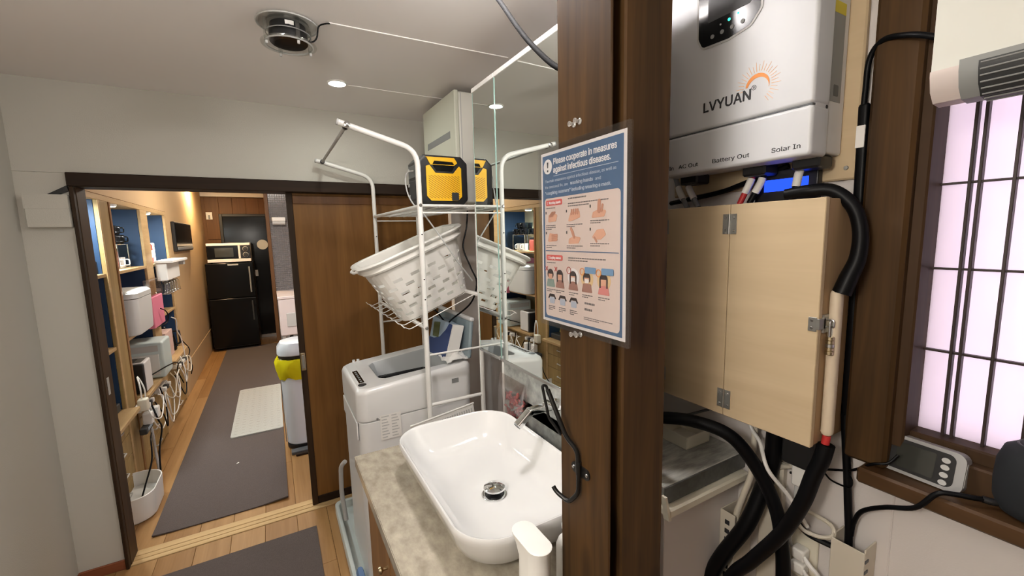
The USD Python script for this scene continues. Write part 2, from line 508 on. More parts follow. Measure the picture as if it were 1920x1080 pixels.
ce = structure("ceiling")
part(ce, "ceiling_board", cbox(XL - 0.2, XR + 0.2, YB, YF + 0.12, CEIL, CEIL + 0.05), "ceiling_paint")
part(ce, "kitchen_ceiling", cbox(KX0 - 0.3, KX1 + 0.1, YF + 0.12, KY + 0.1, KC, KC + 0.05), "ceiling_paint")

wl = structure("wall_left")
part(wl, "plaster", cbox(XL - 0.1, XL, YB, YF, 0, CEIL), "wall_paper")
wb = structure("wall_back")
part(wb, "plaster", cbox(XL, XR, YB - 0.1, YB, 0, CEIL), "wall_paper")
wf = structure("wall_far")
LT, LB, JX0, JX1 = 1.812, 1.755, -0.713, -0.699             # lintel top and bottom, jamb
part(wf, "plaster_above", cbox(XL - 0.3, XR + 0.2, YF, YF + 0.11, LT - 0.001, KC), "wall_paper")
part(wf, "plaster_side", cbox(XL - 0.3, JX0 + 0.012, YF + 0.0004, YF + 0.11, 0.0, LT - 0.0012), "wall_paper")
bs = structure("baseboard_far")
part(bs, "skirting", cbox(XL, JX0, YF - 0.010, YF, 0, 0.048, 0.003), "red_base")
bl = structure("baseboard_left")
part(bl, "skirting", cbox(XL, XL + 0.010, YB, YF - 0.010, 0, 0.048, 0.003), "red_base")
dt = structure("trim_2")                                    # door frame
part(dt, "lintel", cbox(JX0 - 0.004, XR, YF - 0.022, YF + 0.112, LB, LT, 0.003), "dark_trim_x")
part(dt, "jamb", cbox(JX0, JX1 - 0.001, YF - 0.020, YF + 0.112, 0.0, LB, 0.003), "dark_trim")
part(dt, "jamb_stop", cbox(JX1 - 0.002, JX1 + 0.001, YF + 0.008, YF + 0.112, 0.0, LB, 0.001), "frame_wood", label="lighter brown inner strip of the door jamb")
part(dt, "lintel_end", hull([(JX0 - 0.004, YF - 0.022, LB + 0.002), (JX0 - 0.004, YF - 0.001, LB + 0.002), (JX0 - 0.065, YF - 0.022, LB - 0.035), (JX0 - 0.065, YF - 0.001, LB - 0.035), (JX0 - 0.035, YF - 0.022, LB - 0.036), (JX0 - 0.035, YF - 0.001, LB - 0.036), (JX0, YF - 0.022, LB - 0.018), (JX0, YF - 0.001, LB - 0.018)]), "black_plastic")
part(dt, "strike_plate", cbox(JX1 + 0.0005, JX1 + 0.0025, YF + 0.035, YF + 0.06, 0.83, 0.91), "light_grey")

dr = structure("door_1")                                    # sliding door, pushed to the right
DX0 = 0.085
part(dr, "door_panel", cbox(DX0 + 0.028, XR, YF + 0.046, YF + 0.054, 0.012, LB), "door_wood")
part(dr, "door_stile", cbox(DX0, DX0 + 0.030, YF + 0.036, YF + 0.064, 0.006, LB, 0.002), "dark_trim")
part(dr, "door_rail", cbox(DX0 + 0.03, XR, YF + 0.040, YF + 0.060, LB - 0.055, LB - 0.012, 0.002), "door_edge")
part(dr, "door_rail", cbox(DX0 + 0.03, XR, YF + 0.040, YF + 0.060, 0.006, 0.05, 0.002), "dark_trim_x")
_pull = part(dr, "recessed_pull", rbox(DX0 + 0.003, DX0 + 0.026, YF + 0.030, YF + 0.040, 0.80, 0.90, 0.004), "brass")
part(_pull, "pull_hollow", rbox(DX0 + 0.008, DX0 + 0.021, YF + 0.0285, YF + 0.034, 0.812, 0.888, 0.003), "dull_steel")

wr = structure("wall_right")
WY0, WY1, WZ0, WZ1 = -0.62, 0.291, 1.105, 2.02              # window opening
part(wr, "plaster", cbox(XR, XR + 0.12, WY1, YF, 0, CEIL), "wall_white")
part(wr, "plaster_low", cbox(XR, XR + 0.12, WY0, WY1, 0, WZ0), "wall_white")
part(wr, "plaster_high", cbox(XR, XR + 0.12, WY0, WY1, WZ1, CEIL), "wall_white")
part(wr, "plaster_back", cbox(XR, XR + 0.12, YB, WY0, 0, CEIL), "wall_white")

# kitchen shell
wk = structure("wall_kitchen_left")
B1, D1, D2, B3, EN = 2.80, 3.25, 3.46, 4.15, 4.99
part(wk, "plaster", cbox(KX0 - 0.35, KX0, 5.08, KY, 0, KC), "tan_wall")
part(wk, "plaster_above", cbox(KX0 - 0.35, KX0, YF + 0.11, 5.08, 1.80, KC), "tan_wall")
part(wk, "plaster_start", cbox(KX0 - 0.35, KX0, YF + 0.11, B1, 0, 1.80), "tan_wall")
part(wk, "wainscot", cbox(KX0, KX0 + 0.006, 5.10, KY, 0.0, 0.30, 0.002), "tan_wall")
part(wk, "niche_back", cbox(KX0 - 0.34, KX0 - 0.315, B1, 5.08, 0, 1.80), "cream_paint")
wkb = structure("wall_kitchen_back")
part(wkb, "plaster", cbox(KX0 - 0.3, KX1, KY, KY + 0.1, 0, KC), "back_wood")
for _i in range(9):
    part(wkb, "wall_board", cbox(-0.80 + _i * 0.17, -0.632 + _i * 0.17, KY - 0.014, KY, 1.55, 2.16, 0.002), "back_wood")
part(wkb, "cornice", cbox(KX0, KX1, KY - 0.05, KY, 2.17, 2.27, 0.004), "white_plastic")
wkr = structure("wall_kitchen_right")
part(wkr, "plaster", cbox(KX1, KX1 + 0.1, YF + 0.11, KY, 0, KC), "wall_paper")
part(wkr, "stub", cbox(0.0, 1.7, 6.02, 6.12, 0.0, KC), "tile_grout")
part(wkr, "corner_trim", cbox(-0.035, 0.006, 5.985, 6.13, 0.0, KC, 0.004), "back_wood")
_tiles = [cbox(0.008 + i * 0.025, 0.0305 + i * 0.025, 6.012, 6.021, 0.86 + j * 0.0265, 0.883 + j * 0.0265, 0.001) for i in range(20) for j in range(50)]
part(wkr, "mosaic_tiles", join(*_tiles), "tile_dark", kind="stuff")

# ------------------------------------------------------------------ window
wn = structure("window_1")
part(wn, "window_stile", cbox(0.972, 1.075, 0.284, 0.312, WZ0, WZ1, 0.003), "frame_wood")
part(wn, "window_stile", cbox(0.972, 1.075, WY0, WY0 + 0.028, WZ0, WZ1, 0.003), "frame_wood")
part(wn, "bottom_rail", cbox(1.0, 1.075, WY0, 0.290, WZ0, 1.133, 0.003), "frame_wood")
part(wn, "top_rail", cbox(0.99, 1.075, WY0, 0.290, WZ1 - 0.03, WZ1, 0.003), "frame_wood")
part(wn, "shoji_paper", cbox(1.036, 1.0375, WY0 + 0.02, 0.286, 1.125, WZ1 - 0.02, 0.0002), "shoji_paper")
_ys = [0.2475, 0.2365, 0.1965, 0.1565, 0.1455, 0.1055, 0.0655, 0.0545]
_y = 0.2475
_bars = []
while _y > WY0 + 0.05:
    _bars += [_y, _y - 0.0115, _y - 0.0495]
    _y -= 0.092
for _b in _bars:
    part(wn, "upright_bar", cbox(1.022, 1.036, _b - 0.0021, _b + 0.0021, 1.13, WZ1 - 0.028, 0.0006), "shoji_wood")
for _z in (1.285, 1.433, 1.580, 1.727, 1.874):
    part(wn, "cross_bar", cbox(1.026, 1.036, WY0 + 0.028, 0.284, _z - 0.0018, _z + 0.0018, 0.0006), "shoji_wood")
sl = structure("trim_3")                                   # sill
part(sl, "sill_board", cbox(0.928, 1.075, WY0 - 0.05, 0.334, 1.030, 1.060, 0.004), "sill_wood")
part(sl, "apron_board", cbox(0.978, 1.07, WY0, 0.286, 1.055, WZ0 + 0.006, 0.003), "frame_wood")
ps = structure("trim_4")
part(ps, "window_post", cbox(0.952, 1.02, 0.300, 0.368, 0.0 + 1.06, CEIL, 0.006), "post_wood")

# ------------------------------------------------------------------ wooden post with poster, pins, hook
PX0, PX1, PY0, PY1 = 0.435, 0.560, 0.472, 0.600
po = thing("wooden_post", "square dark brown stained timber post standing from floor to ceiling before the mirror", "post", (0.4975, 0.536, 0))
part(po, "shaft", join(cbox(PX0 + 0.027, PX1, PY0, PY1, 0.0, CEIL, 0.003), cbox(PX0, PX0 + 0.005, PY0, PY1, 0.0, CEIL, 0.002), cbox(PX0 + 0.004, PX0 + 0.028, PY0 + 0.045, PY1, 0.0, CEIL, 0.001)), "post_wood")

PW, PH = 0.210, 0.297
PU0, PV0 = 0.645, 1.353                                     # left edge (Y) and bottom (z) of the sheet; u runs towards -Y
PXF = 0.4305
po2 = thing("notice_poster", "laminated blue and white infection notice pinned to the wooden post", "poster", (PXF, PU0 - PW / 2, PV0))


def pp(name, mesh, m, w=0.0, label=None, parent=None):
    v, f = arr(mesh)
    v = v + (0, 0, w)
    return part(parent or po2, name, face_x((v, f), PXF, PU0, PV0), m, label=label)


mm = 0.001
pp("laminate_back", ext(rpoly(-0.007, -0.008, PW + 0.010, PH + 0.010, 0.004), 0.0006), "laminate", -0.0010)
pp("sheet", ext(sbox(0, 0, PW, PH), 0.0006), "poster_paper", -0.0004)
_outer = rpoly(5 * mm, 5 * mm, PW - 6 * mm, PH - 5 * mm, 1 * mm)
_inner = rpoly(10 * mm, 10 * mm, PW - 11 * mm, PH - 78 * mm, 7 * mm)
pp("blue_border", ext(_outer.difference(_inner), 0.0003), "poster_blue", 0.0002)
_body = pp("cream_panel", ext(_inner, 0.0002), "poster_panel", 0.0002)
pp("exclamation_disc", move(ext(Point(0, 0).buffer(12.5 * mm), 0.0003), (21 * mm, PH - 24 * mm, 0)), "poster_white", 0.0005)
pp("exclamation_mark", join(move(ext(Polygon([(-2.2 * mm, 7 * mm), (2.2 * mm, 7 * mm), (1.1 * mm, -2.5 * mm), (-1.1 * mm, -2.5 * mm)]), 0.0003), (21 * mm, PH - 23.5 * mm, 0)), move(disc(1.9 * mm, 0.0003), (21 * mm, PH - 31.2 * mm, 0))), "ink", 0.0008)
pp("heading", join(move(fit_text("Please cooperate in measures", 9.5 * mm, 154 * mm, bold=True), (37 * mm, PH - 22 * mm, 0)), move(fit_text("against infectious diseases.", 9.5 * mm, 142 * mm, bold=True), (37 * mm, PH - 36 * mm, 0))), "poster_white", 0.0005)
pp("heading_rule", ext(sbox(38 * mm, PH - 42 * mm, 194 * mm, PH - 41 * mm), 0.0003), "poster_pale", 0.0005)
pp("intro_text", join(move(fit_text("The main measures against infectious disease, as well as", 4.6 * mm, 178 * mm), (12 * mm, PH - 51 * mm, 0)),
                      move(fit_text("the seasonal flu, are ", 4.6 * mm, 66 * mm), (12 * mm, PH - 61 * mm, 0)), move(fit_text("washing hands", 5.2 * mm, 56 * mm, bold=True), (84 * mm, PH - 61 * mm, 0)), move(fit_text("and", 4.6 * mm, 13 * mm), (145 * mm, PH - 61 * mm, 0)),
                      move(fit_text('"coughing manners" including wearing a mask.', 5.2 * mm, 168 * mm, bold=True), (12 * mm, PH - 71.5 * mm, 0))), "poster_pale", 0.0005)
for _yt, _t in ((PH - 87 * mm, "1  Washing hands"), (PH - 182 * mm, "2  Coughing manners")):
    tag_ = pp("red_tag", ext(rpoly(14 * mm, _yt - 4 * mm, 62 * mm, _yt + 5.5 * mm, 3 * mm), 0.0003), "poster_red", 0.0005)
    pp("tag_text", move(fit_text(_t, 4.2 * mm, 40 * mm, bold=True), (18 * mm, _yt - 1.4 * mm, 0)), "poster_white", 0.0008, parent=tag_)


def lines(x, y, w, n, h=1.6, gap=3.4, seed=0):
    """Print too small to read in the photograph: rows of short grey dashes."""
    r = np.random.default_rng(seed); out = []
    for i in range(n):
        xx, end = x, x + w * (1.0 if i < n - 1 else 0.55)
        while xx < end - 1:
            l = r.uniform(2.5, 6.5)
            out.append(sbox(xx * mm, (y - i * gap) * mm, min(xx + l, end) * mm, (y - i * gap + h) * mm)); xx += l + 1.1
    return join(*[ext(o, 0.0003) for o in out])


H = PH / mm
pp("small_print", join(lines(78, H - 84, 84, 1, 2.2, seed=1), lines(78, H - 92, 96, 2, 1.8, 4.0, seed=2), lines(14, H - 96, 50, 1, seed=3), lines(78, H - 181, 92, 2, 1.8, 4, seed=4), lines(14, H - 191, 50, 1, seed=5)), "poster_grey", 0.0005)
pp("purple_rule", ext(sbox(12 * mm, (H - 170) * mm, 196 * mm, (H - 168.6) * mm), 0.0003), "poster_blue", 0.0005)


def blob(pts, r):
    q = [(x * mm, y * mm) for x, y in pts]
    return (Polygon(q) if len(q) > 2 else LineString(q)).buffer(r * mm, 4)


def hands(kind):
    if kind == 0:
        a = blob([(-11, -6), (8, -5), (11, 2), (-2, 6), (-10, 2)], 2.5); b = [blob([(x, 2), (x + 7, 8)], 0.1).buffer(1.7 * mm) for x in (-8, -4, 0)]
    elif kind == 1:
        a = blob([(-13, -7), (-4, -6), (13, -2), (12, 5), (-8, 3)], 2.2); b = [blob([(x, 3), (x + 1, 9)], 0.1).buffer(1.8 * mm) for x in (-7, -2, 4, 9)]
    elif kind == 2:
        a = blob([(-14, -8), (10, -7), (13, -2), (2, 1), (-12, -3)], 2.2); b = [blob([(0, 0), (1, 14)], 0.1).buffer(3.4 * mm), blob([(6, 0), (8, 8)], 0.1).buffer(2 * mm)]
    elif kind == 3:
        a = blob([(-12, -5), (10, -4), (12, 3), (-8, 5)], 2.5); b = [blob([(-2, y), (13, y + 1)], 0.1).buffer(1.2 * mm) for y in (-5, -2, 1, 4)]
    elif kind == 4:
        a = blob([(-13, -9), (10, -8), (14, -2), (0, 0), (-12, -4)], 2); b = [blob([(0, 0), (-3, 8), (-8, 14)], 0.1).buffer(2.4 * mm)]
    else:
        a = blob([(-13, -4), (-4, 5), (9, 6), (13, 0), (4, -6), (-6, -6)], 2); b = [blob([(-10, -5), (-5, -11)], 0.1).buffer(1.6 * mm)]
    return a, b


for k in range(6):
    cx, cy = 34 + (k % 3) * 60, H - 111 - (k // 3) * 35
    if k % 3 == 2: cy += 4
    a, b = hands(k)
    h_ = pp("hand_drawing", move(ext(a, 0.0003), (cx * mm, cy * mm, 0)), "skin_print", 0.0005)
    pp("finger_drawing", join(*[move(ext(q, 0.0003), (cx * mm, cy * mm, 0)) for q in b]), "skin_shade", 0.0008, parent=h_)
    pp("step_mark", join(move(ext(sbox(-1.2 * mm, -2.2 * mm, 1.2 * mm, 2.2 * mm), 0.0003), ((cx - 20) * mm, (cy + 8) * mm, 0))), "ink", 0.0005)
    pp("caption", lines(cx - 20, cy - 15, 42 if k % 3 else 30, 3 if k in (0,) else 2, 1.5, 3.3, seed=20 + k), "poster_grey", 0.0005)
for k in range(5):
    cx, cy = (26, 54, 91, 126, 165)[k], H - 212
    if k >= 2:
        pp("face_ground", move(ext(Point(0, 0).buffer(15 * mm), 0.0002), (cx * mm, cy * mm, 0)), "tint_yellow" if k > 2 else "poster_white", 0.0004)
    f_ = pp("person_drawing", move(ext(Point(0, 0).buffer(7.5 * mm), 0.0003), (cx * mm, cy * mm, 0)), "skin_print", 0.0008)
    hair = Point(0, 1.5 * mm).buffer(9 * mm).difference(sbox(-6.2 * mm, -12 * mm, 6.2 * mm, 2.0 * mm))
    if k in (1, 2, 4):
        hair = hair.union(sbox(-9 * mm, -11 * mm, -6.2 * mm, 2 * mm)).union(sbox(6.2 * mm, -11 * mm, 9 * mm, 2 * mm))
    pp("drawn_hair", move(ext(hair, 0.0003), (cx * mm, cy * mm, 0)), "hair_print", 0.0011, parent=f_)
    pp("drawn_shoulders", move(ext(Polygon([(-11 * mm, -20 * mm), (11 * mm, -20 * mm), (8 * mm, -9 * mm), (-8 * mm, -9 * mm)]).buffer(1.5 * mm), 0.0003), (cx * mm, cy * mm, 0)), ("shirt_green", "shirt_brown", "shirt_brown", "shirt_brown", "shirt_pink")[k], 0.0006, parent=f_)
    if k in (2, 3):
        pp("drawn_mask", move(ext(rpoly(-5 * mm, -6.5 * mm, 5 * mm, 0, 2 * mm), 0.0003), (cx * mm, cy * mm, 0)), "poster_white", 0.0011, parent=f_)
    mx, my = cx - 11, cy + 11
    if k < 2:
        pp("cross_mark", join(*[rot(move(ext(sbox(-0.8 * mm, -5 * mm, 0.8 * mm, 5 * mm), 0.0003), (mx * mm, my * mm, 0)), (0, 0, 1), a_, (mx * mm, my * mm, 0)) for a_ in (42, -42)]), "poster_red", 0.0014)
    else:
        pp("circle_mark", move(ext(Point(0, 0).buffer(6 * mm).difference(Point(0, 0).buffer(4.8 * mm)), 0.0003), (mx * mm, my * mm, 0)), "orange_print" if k > 2 else "brick_red", 0.0014)
    if k > 2:
        pp("blue_bubble", ext(rpoly((cx - 4) * mm, (cy + 9) * mm, (cx + 22) * mm, (cy + 19) * mm, 2 * mm), 0.0003), "tint_blue", 0.0016)
    pp("caption", lines(cx - 12, cy - 27, 26, 2, 1.5, 3.3, seed=40 + k), "poster_grey", 0.0005)
for k in range(3):
    cx, cy = 30 + k * 31, 44
    m_ = pp("mask_drawing", ext(Polygon([((cx - 7) * mm, cy * mm), ((cx + 7) * mm, cy * mm), ((cx + 6) * mm, (cy - 9) * mm), ((cx - 6) * mm, (cy - 9) * mm)]).buffer(1 * mm), 0.0003), "poster_pale", 0.0005)
    pp("mask_band", ext(Polygon([((cx - 12) * mm, (cy - 1) * mm), ((cx - 7) * mm, (cy + 7) * mm), ((cx + 7) * mm, (cy + 7) * mm), ((cx + 12) * mm, (cy - 1) * mm), ((cx + 9) * mm, (cy - 2) * mm), ((cx + 6) * mm, (cy + 2) * mm), ((cx - 6) * mm, (cy + 2) * mm), ((cx - 9) * mm, (cy - 2) * mm)]), 0.0003), "hair_print", 0.0008, parent=m_)
    pp("caption", lines(cx - 11, 28, 20, 3, 1.5, 3.2, seed=60 + k), "poster_grey", 0.0005)
pp("small_print", join(lines(120, 44, 44, 1, 3.2, seed=71), lines(120, 34, 36, 1, 3.6, seed=72), lines(118, 22, 66, 2, 1.3, 3.0, seed=73)), "poster_grey", 0.0005)
pp("laminate_front", ext(rpoly(-0.007, -0.008, PW + 0.010, PH + 0.010, 0.004), 0.0004), "laminate", 0.0022)

for _i, (_z, _l) in enumerate(((1.683, "clear push pins in the wooden post above the poster"), (1.343, "clear push pins in the wooden post below the poster"))):
    for _d in (-0.004, 0.010):
        z_ = _z + (0.0005 if _d < 0 else -0.001)
        prof = [(0.0045, 0.0), (0.005, 0.001), (0.0028, 0.003), (0.0024, 0.007), (0.0042, 0.009), (0.0042, 0.0105)]
        v, f = lathe(prof, (0, 0, 0), 14)
        v = v[:, [0, 1, 2]]
        single("push_pin", face_x((v, f), PX0 - 0.0005, 0.545 + _d, z_), "pin_clear",
               ("left" if _d > 0 else "right") + " one of the two " + _l, "pin", smooth=40)

hk = thing("coat_hook", "black iron coat hook screwed to the front of the wooden post", "hook", (PX0, 0.542, 1.10))
part(hk, "back_plate", face_x(ext(rpoly(-0.024, -0.0095, 0.024, 0.0095, 0.009), 0.0035), PX0 + 0.0005, 0.541, 1.102), "hook_iron")
_xx = PX0 - 0.006
part(hk, "upper_prong", bent([(_xx, 0.5415, 1.085), (_xx - 0.001, 0.5425, 1.140), (_xx - 0.012, 0.560, 1.160), (_xx - 0.026, 0.594, 1.238)], 0.0042, 0.012, 10), "hook_iron", 40)
part(hk, "prong_loop", bent([(_xx - 0.026, 0.594, 1.235), (_xx - 0.027, 0.597, 1.245), (_xx - 0.035, 0.598, 1.246), (_xx - 0.030, 0.586, 1.190), (_xx - 0.016, 0.570, 1.162)], 0.0026, 0.004, 8), "hook_iron", 40)
part(hk, "lower_prong", bent([(_xx, 0.5405, 1.120), (_xx - 0.001, 0.541, 1.062), (_xx - 0.010, 0.556, 1.040), (_xx - 0.020, 0.580, 1.050), (_xx - 0.022, 0.586, 1.058)], 0.0040, 0.008, 10), "hook_iron", 40)
for _d in (-0.0175, 0.0175):
    s_ = part(hk, "screw", face_x(lathe([(0.0034, 0), (0.003, 0.0012), (0.0015, 0.0018)], seg=12), PX0 - 0.003, 0.541 + _d, 1.102), "steel", 40)

# ------------------------------------------------------------------ mirrors, vanity, basin
MX, MZ0, MZ1 = 0.690, 1.068, 2.033
for (y0, y1, l) in ((0.665, 1.3085, "large wall mirror behind the wash basin and wooden post"), (1.3125, 1.487, "narrow mirror strip left of the large wall mirror")):
    t = thing("mirror", l, "mirror", (MX + 0.004, (y0 + y1) / 2, MZ0))
    part(t, "mirror_glass", cbox(MX, MX + 0.003, y0 + 0.002, y1 - 0.002, MZ0 + 0.001, MZ1 - 0.001, 0.0008), "mirror")
    part(t, "glass_edge", join(cbox(MX - 0.0006, MX + 0.005, y0, y0 + 0.002, MZ0, MZ1, 0.0004), cbox(MX - 0.0006, MX + 0.005, y1 - 0.002, y1, MZ0, MZ1, 0.0004)), "mirror_edge", label="pale green polished glass edge")
    part(t, "top_channel", cbox(MX - 0.004, MX + 0.008, y0, y1, MZ1 - 0.001, MZ1 + 0.014, 0.001), "rack_white")
    part(t, "bottom_channel", cbox(MX - 0.004, MX + 0.008, y0, y1, MZ0 - 0.008, MZ0 + 0.001, 0.001), "steel")
    part(t, "backing_board", cbox(MX + 0.004, MX + 0.016, y0 + 0.002, y1 - 0.002, MZ0, MZ1, 0.001), "mid_grey")

ln = structure("trim_5")                                    # boxed pipe ledge behind the vanity
part(ln, "ledge_box", cbox(MX + 0.018, XR, 0.590, 1.300, 0.0, 0.922), "wall_white")
part(ln, "ledge_top", cbox(MX + 0.0, XR, 0.578, 1.300, 0.922, 0.965, 0.002), "ledge_stone")
part(ln, "ledge_end", cbox(MX + 0.001, XR - 0.001, 0.5755, 0.580, 0.9235, 0.9635, 0.001), "ledge_edge", label="dark exposed edge of the stone ledge")
part(ln, "ledge_rail", cbox(MX - 0.002, XR - 0.01, 0.560, 0.5890, 0.900, 0.9215, 0.004), "cream_plastic")
part(ln, "rail_end", hull([(MX - 0.004, 0.560, 0.897), (MX + 0.004, 0.560, 0.897), (MX - 0.004, 0.575, 0.897), (MX + 0.004, 0.575, 0.897), (MX - 0.010, 0.566, 0.950), (MX - 0.004, 0.566, 0.950), (MX - 0.010, 0.577, 0.950), (MX - 0.004, 0.577, 0.950)]), "cream_plastic")
part(ln, "splash_panel", cbox(MX + 0.0, MX + 0.016, 0.600, 1.300, 0.80, MZ0 - 0.009, 0.001), "splash_stone")
part(ln, "joint_strip", cbox(MX - 0.002, MX + 0.016, 1.292, 1.306, 0.80, MZ0 - 0.009, 0.001), "rack_white")

CZ = 0.81
vt = thing("vanity_counter", "mottled beige stone wash counter on a brown wooden cabinet under the basin", "counter", (0.43, 1.05, 0))
_cp = Polygon([(0.178, 0.440), (0.428, 0.440), (0.428, 0.606), (MX - 0.001, 0.606), (MX - 0.001, 1.380), (0.178, 1.380)])
part(vt, "counter_top", join(move(ext(_cp.buffer(-0.002), 0.036), (0, 0, CZ - 0.036)), move(ext(_cp, 0.031), (0, 0, CZ - 0.0335))), "counter_stone")
part(vt, "cabinet_side", cbox(0.215, MX - 0.01, 1.340, 1.358, 0.05, CZ - 0.037), "cabinet_wood")
part(vt, "cabinet_side", cbox(0.215, 0.42, 0.455, 0.473, 0.05, CZ - 0.037), "cabinet_wood")
for (y0, y1) in ((0.475, 0.761), (0.765, 1.050), (1.054, 1.338)):
    d_ = part(vt, "cabinet_door", cbox(0.203, 0.221, y0, y1, 0.07, CZ - 0.042, 0.003), "cabinet_wood")
    part(d_, "door_knob", move(rot(lathe([(0.004, 0), (0.004, 0.012), (0.011, 0.018), (0.008, 0.024)], seg=14), (0, 1, 0), -90, (0, 0, 0)), (0.203, (y0 + 0.03) if y0 != 0.765 else 1.02, 0.62)), "brass", 40)
part(vt, "cabinet_floor", cbox(0.222, MX - 0.01, 0.61, 1.340, 0.05, 0.068), "cabinet_wood")
part(vt, "cabinet_frame", cbox(0.206, 0.222, 1.3385, 1.359, 0.05, CZ - 0.037, 0.002), "cabinet_wood")
part(vt, "kick_board", cbox(0.26, 0.272, 0.455, 1.358, 0.0, 0.05), "dark_trim")

SX, SY = 0.455, 0.955                                       # basin centre
bn = thing("wash_basin", "white ceramic vessel basin with rounded rectangular rim on the stone counter", "basin", (SX, SY, CZ))
hx, hy = 0.184, 0.292
_o = [(0.66, 0.70, 0.070, 0.0), (0.76, 0.80, 0.085, 0.006), (0.86, 0.88, 0.095, 0.030), (0.94, 0.95, 0.098, 0.065), (0.985, 0.988, 0.100, 0.092), (1.0, 1.0, 0.100, 0.103), (1.0, 1.0, 0.100, 0.110), (0.988, 0.991, 0.098, 0.1145), (0.968, 0.978, 0.094, 0.1145), (0.945, 0.962, 0.090, 0.109), (0.925, 0.945, 0.088, 0.100), (0.88, 0.90, 0.084, 0.078), (0.80, 0.82, 0.080, 0.046), (0.66, 0.70, 0.074, 0.031), (0.40, 0.45, 0.060, 0.024), (0.12, 0.10, 0.020, 0.0185)]
part(bn, "bowl", loft([rrect(SX, SY, hx * a, hy * b, r, CZ + z, 9) for a, b, r, z in _o]), "ceramic", 50)
dn = part(bn, "drain_ring", lathe([(0.034, 0.019), (0.034, 0.022), (0.030, 0.0235), (0.024, 0.022)], (SX + 0.004, SY - 0.022, CZ + 0.001), 28), "chrome", 40)
part(dn, "drain_gap", lathe([(0.026, 0.021), (0.026, 0.0235), (0.001, 0.0236)], (SX + 0.004, SY - 0.022, CZ + 0.001), 24), "black_plastic", 40)
part(dn, "drain_cap", lathe([(0.010, 0.024), (0.026, 0.034), (0.029, 0.038), (0.028, 0.042), (0.018, 0.0455), (0.001, 0.0465)], (SX + 0.004, SY - 0.022, CZ + 0.001), 28), "chrome", 40)

fc = thing("basin_faucet", "chrome wall faucet with square spout reaching over the wash basin", "faucet", (MX, 0.962, 1.02))
FZ, FY = 1.018, 0.962
part(fc, "wall_flange", move(rot(lathe([(0.019, 0), (0.019, 0.004), (0.015, 0.007)], seg=24), (0, 1, 0), -90, (0, 0, 0)), (MX - 0.0005, FY, FZ)), "chrome", 40)
part(fc, "spout", join(rbox(0.585, MX - 0.004, FY - 0.013, FY + 0.013, FZ - 0.009, FZ + 0.009, 0.004), rot(rbox(0.538, 0.600, FY - 0.013, FY + 0.013, FZ - 0.0085, FZ + 0.0085, 0.004), (0, 1, 0), -38, (0.592, FY, FZ))), "chrome", 40)
part(fc, "lever", rbox(0.632, 0.648, FY - 0.055, FY - 0.005, FZ + 0.018, FZ + 0.026, 0.003), "chrome", 40)
part(fc, "lever_stem", bar((0.640, FY - 0.008, FZ + 0.004), (0.640, FY - 0.008, FZ + 0.022), 0.008, 14), "chrome", 40)
part(fc, "outlet", rot(rbox(0.5365, 0.5395, FY - 0.010, FY + 0.010, FZ - 0.006, FZ + 0.006, 0.001), (0, 1, 0), -38, (0.592, FY, FZ)), "dark_grey")


def stadium(cx, cy, hl, hw, z, ang, n=10):
    out = []
    for k in range(n + 1):
        a = -math.pi / 2 + math.pi * k / n; out.append((hl - hw + hw * math.cos(a), hw * math.sin(a)))
    for k in range(n + 1):
        a = math.pi / 2 + math.pi * k / n; out.append((-(hl - hw) + hw * math.cos(a), hw * math.sin(a)))
    c, s = math.cos(ang), math.sin(ang)
    return np.array([(cx + c * x - s * y, cy + s * x + c * y, z) for x, y in out])


_a = math.radians(-72)
pb = thing("soap_dispenser", "tall matte white automatic soap dispenser before the wash basin", "dispenser", (0.352, 0.605, CZ))
_rg = []
for hl, hw, z, dy in ((0.034, 0.026, 0.0, 0.0), (0.036, 0.027, 0.004, 0.0), (0.034, 0.0235, 0.070, 0.0), (0.034, 0.022, 0.115, 0.0), (0.040, 0.0225, 0.135, 0.005), (0.049, 0.0235, 0.147, 0.009), (0.0495, 0.0235, 0.149, 0.009), (0.048, 0.022, 0.1505, 0.009)):
    _rg.append(stadium(0.370, 0.596 + dy, hl, hw, CZ + z, math.pi / 2))
part(pb, "body", loft(_rg), "white_plastic", 45)
part(pb, "nozzle", bar((0.370, 0.640, CZ + 0.132), (0.370, 0.643, CZ + 0.141), 0.006, 12), "light_grey", 40)
pb2 = thing("soap_bottle", "small white soap bottle half hidden by the wooden post at the basin edge", "bottle", (0.560, 0.640, CZ))
part(pb2, "body", loft([rrect(0.468, 0.626, a * 0.8, b * 0.8, r, CZ + z, 5) for a, b, r, z in ((0.026, 0.018, 0.010, 0), (0.028, 0.020, 0.011, 0.004), (0.028, 0.020, 0.011, 0.085), (0.022, 0.016, 0.010, 0.098), (0.012, 0.012, 0.008, 0.104))]), "white_plastic", 45)
part(pb2, "pump_cap", lathe([(0.011, 0.104), (0.011, 0.116), (0.004, 0.118), (0.004, 0.128), (0.012, 0.130), (0.012, 0.137)], (0.468, 0.626, CZ - 0.012), 16), "white_plastic", 40)

# bag of dried petals and things in the corner behind the basin
bg = thing("petal_bag", "clear film bag of dark red dried petals standing behind the wash basin", "bag", (0.62, 1.19, CZ))
_rs = []
for hw, hd, z in ((0.074, 0.018, 0.001), (0.080, 0.0205, 0.02), (0.082, 0.0205, 0.10), (0.083, 0.016, 0.17), (0.085, 0.006, 0.205), (0.085, 0.0015, 0.222)):
    _rs.append(rrect(0, 0, hw, hd, min(hd * 0.9, 0.02), z, 4))
_bagm = loft(_rs)


def place(mesh, at, deg):
    return move(rot(mesh, (0, 0, 1), deg, (0, 0, 0)), at)


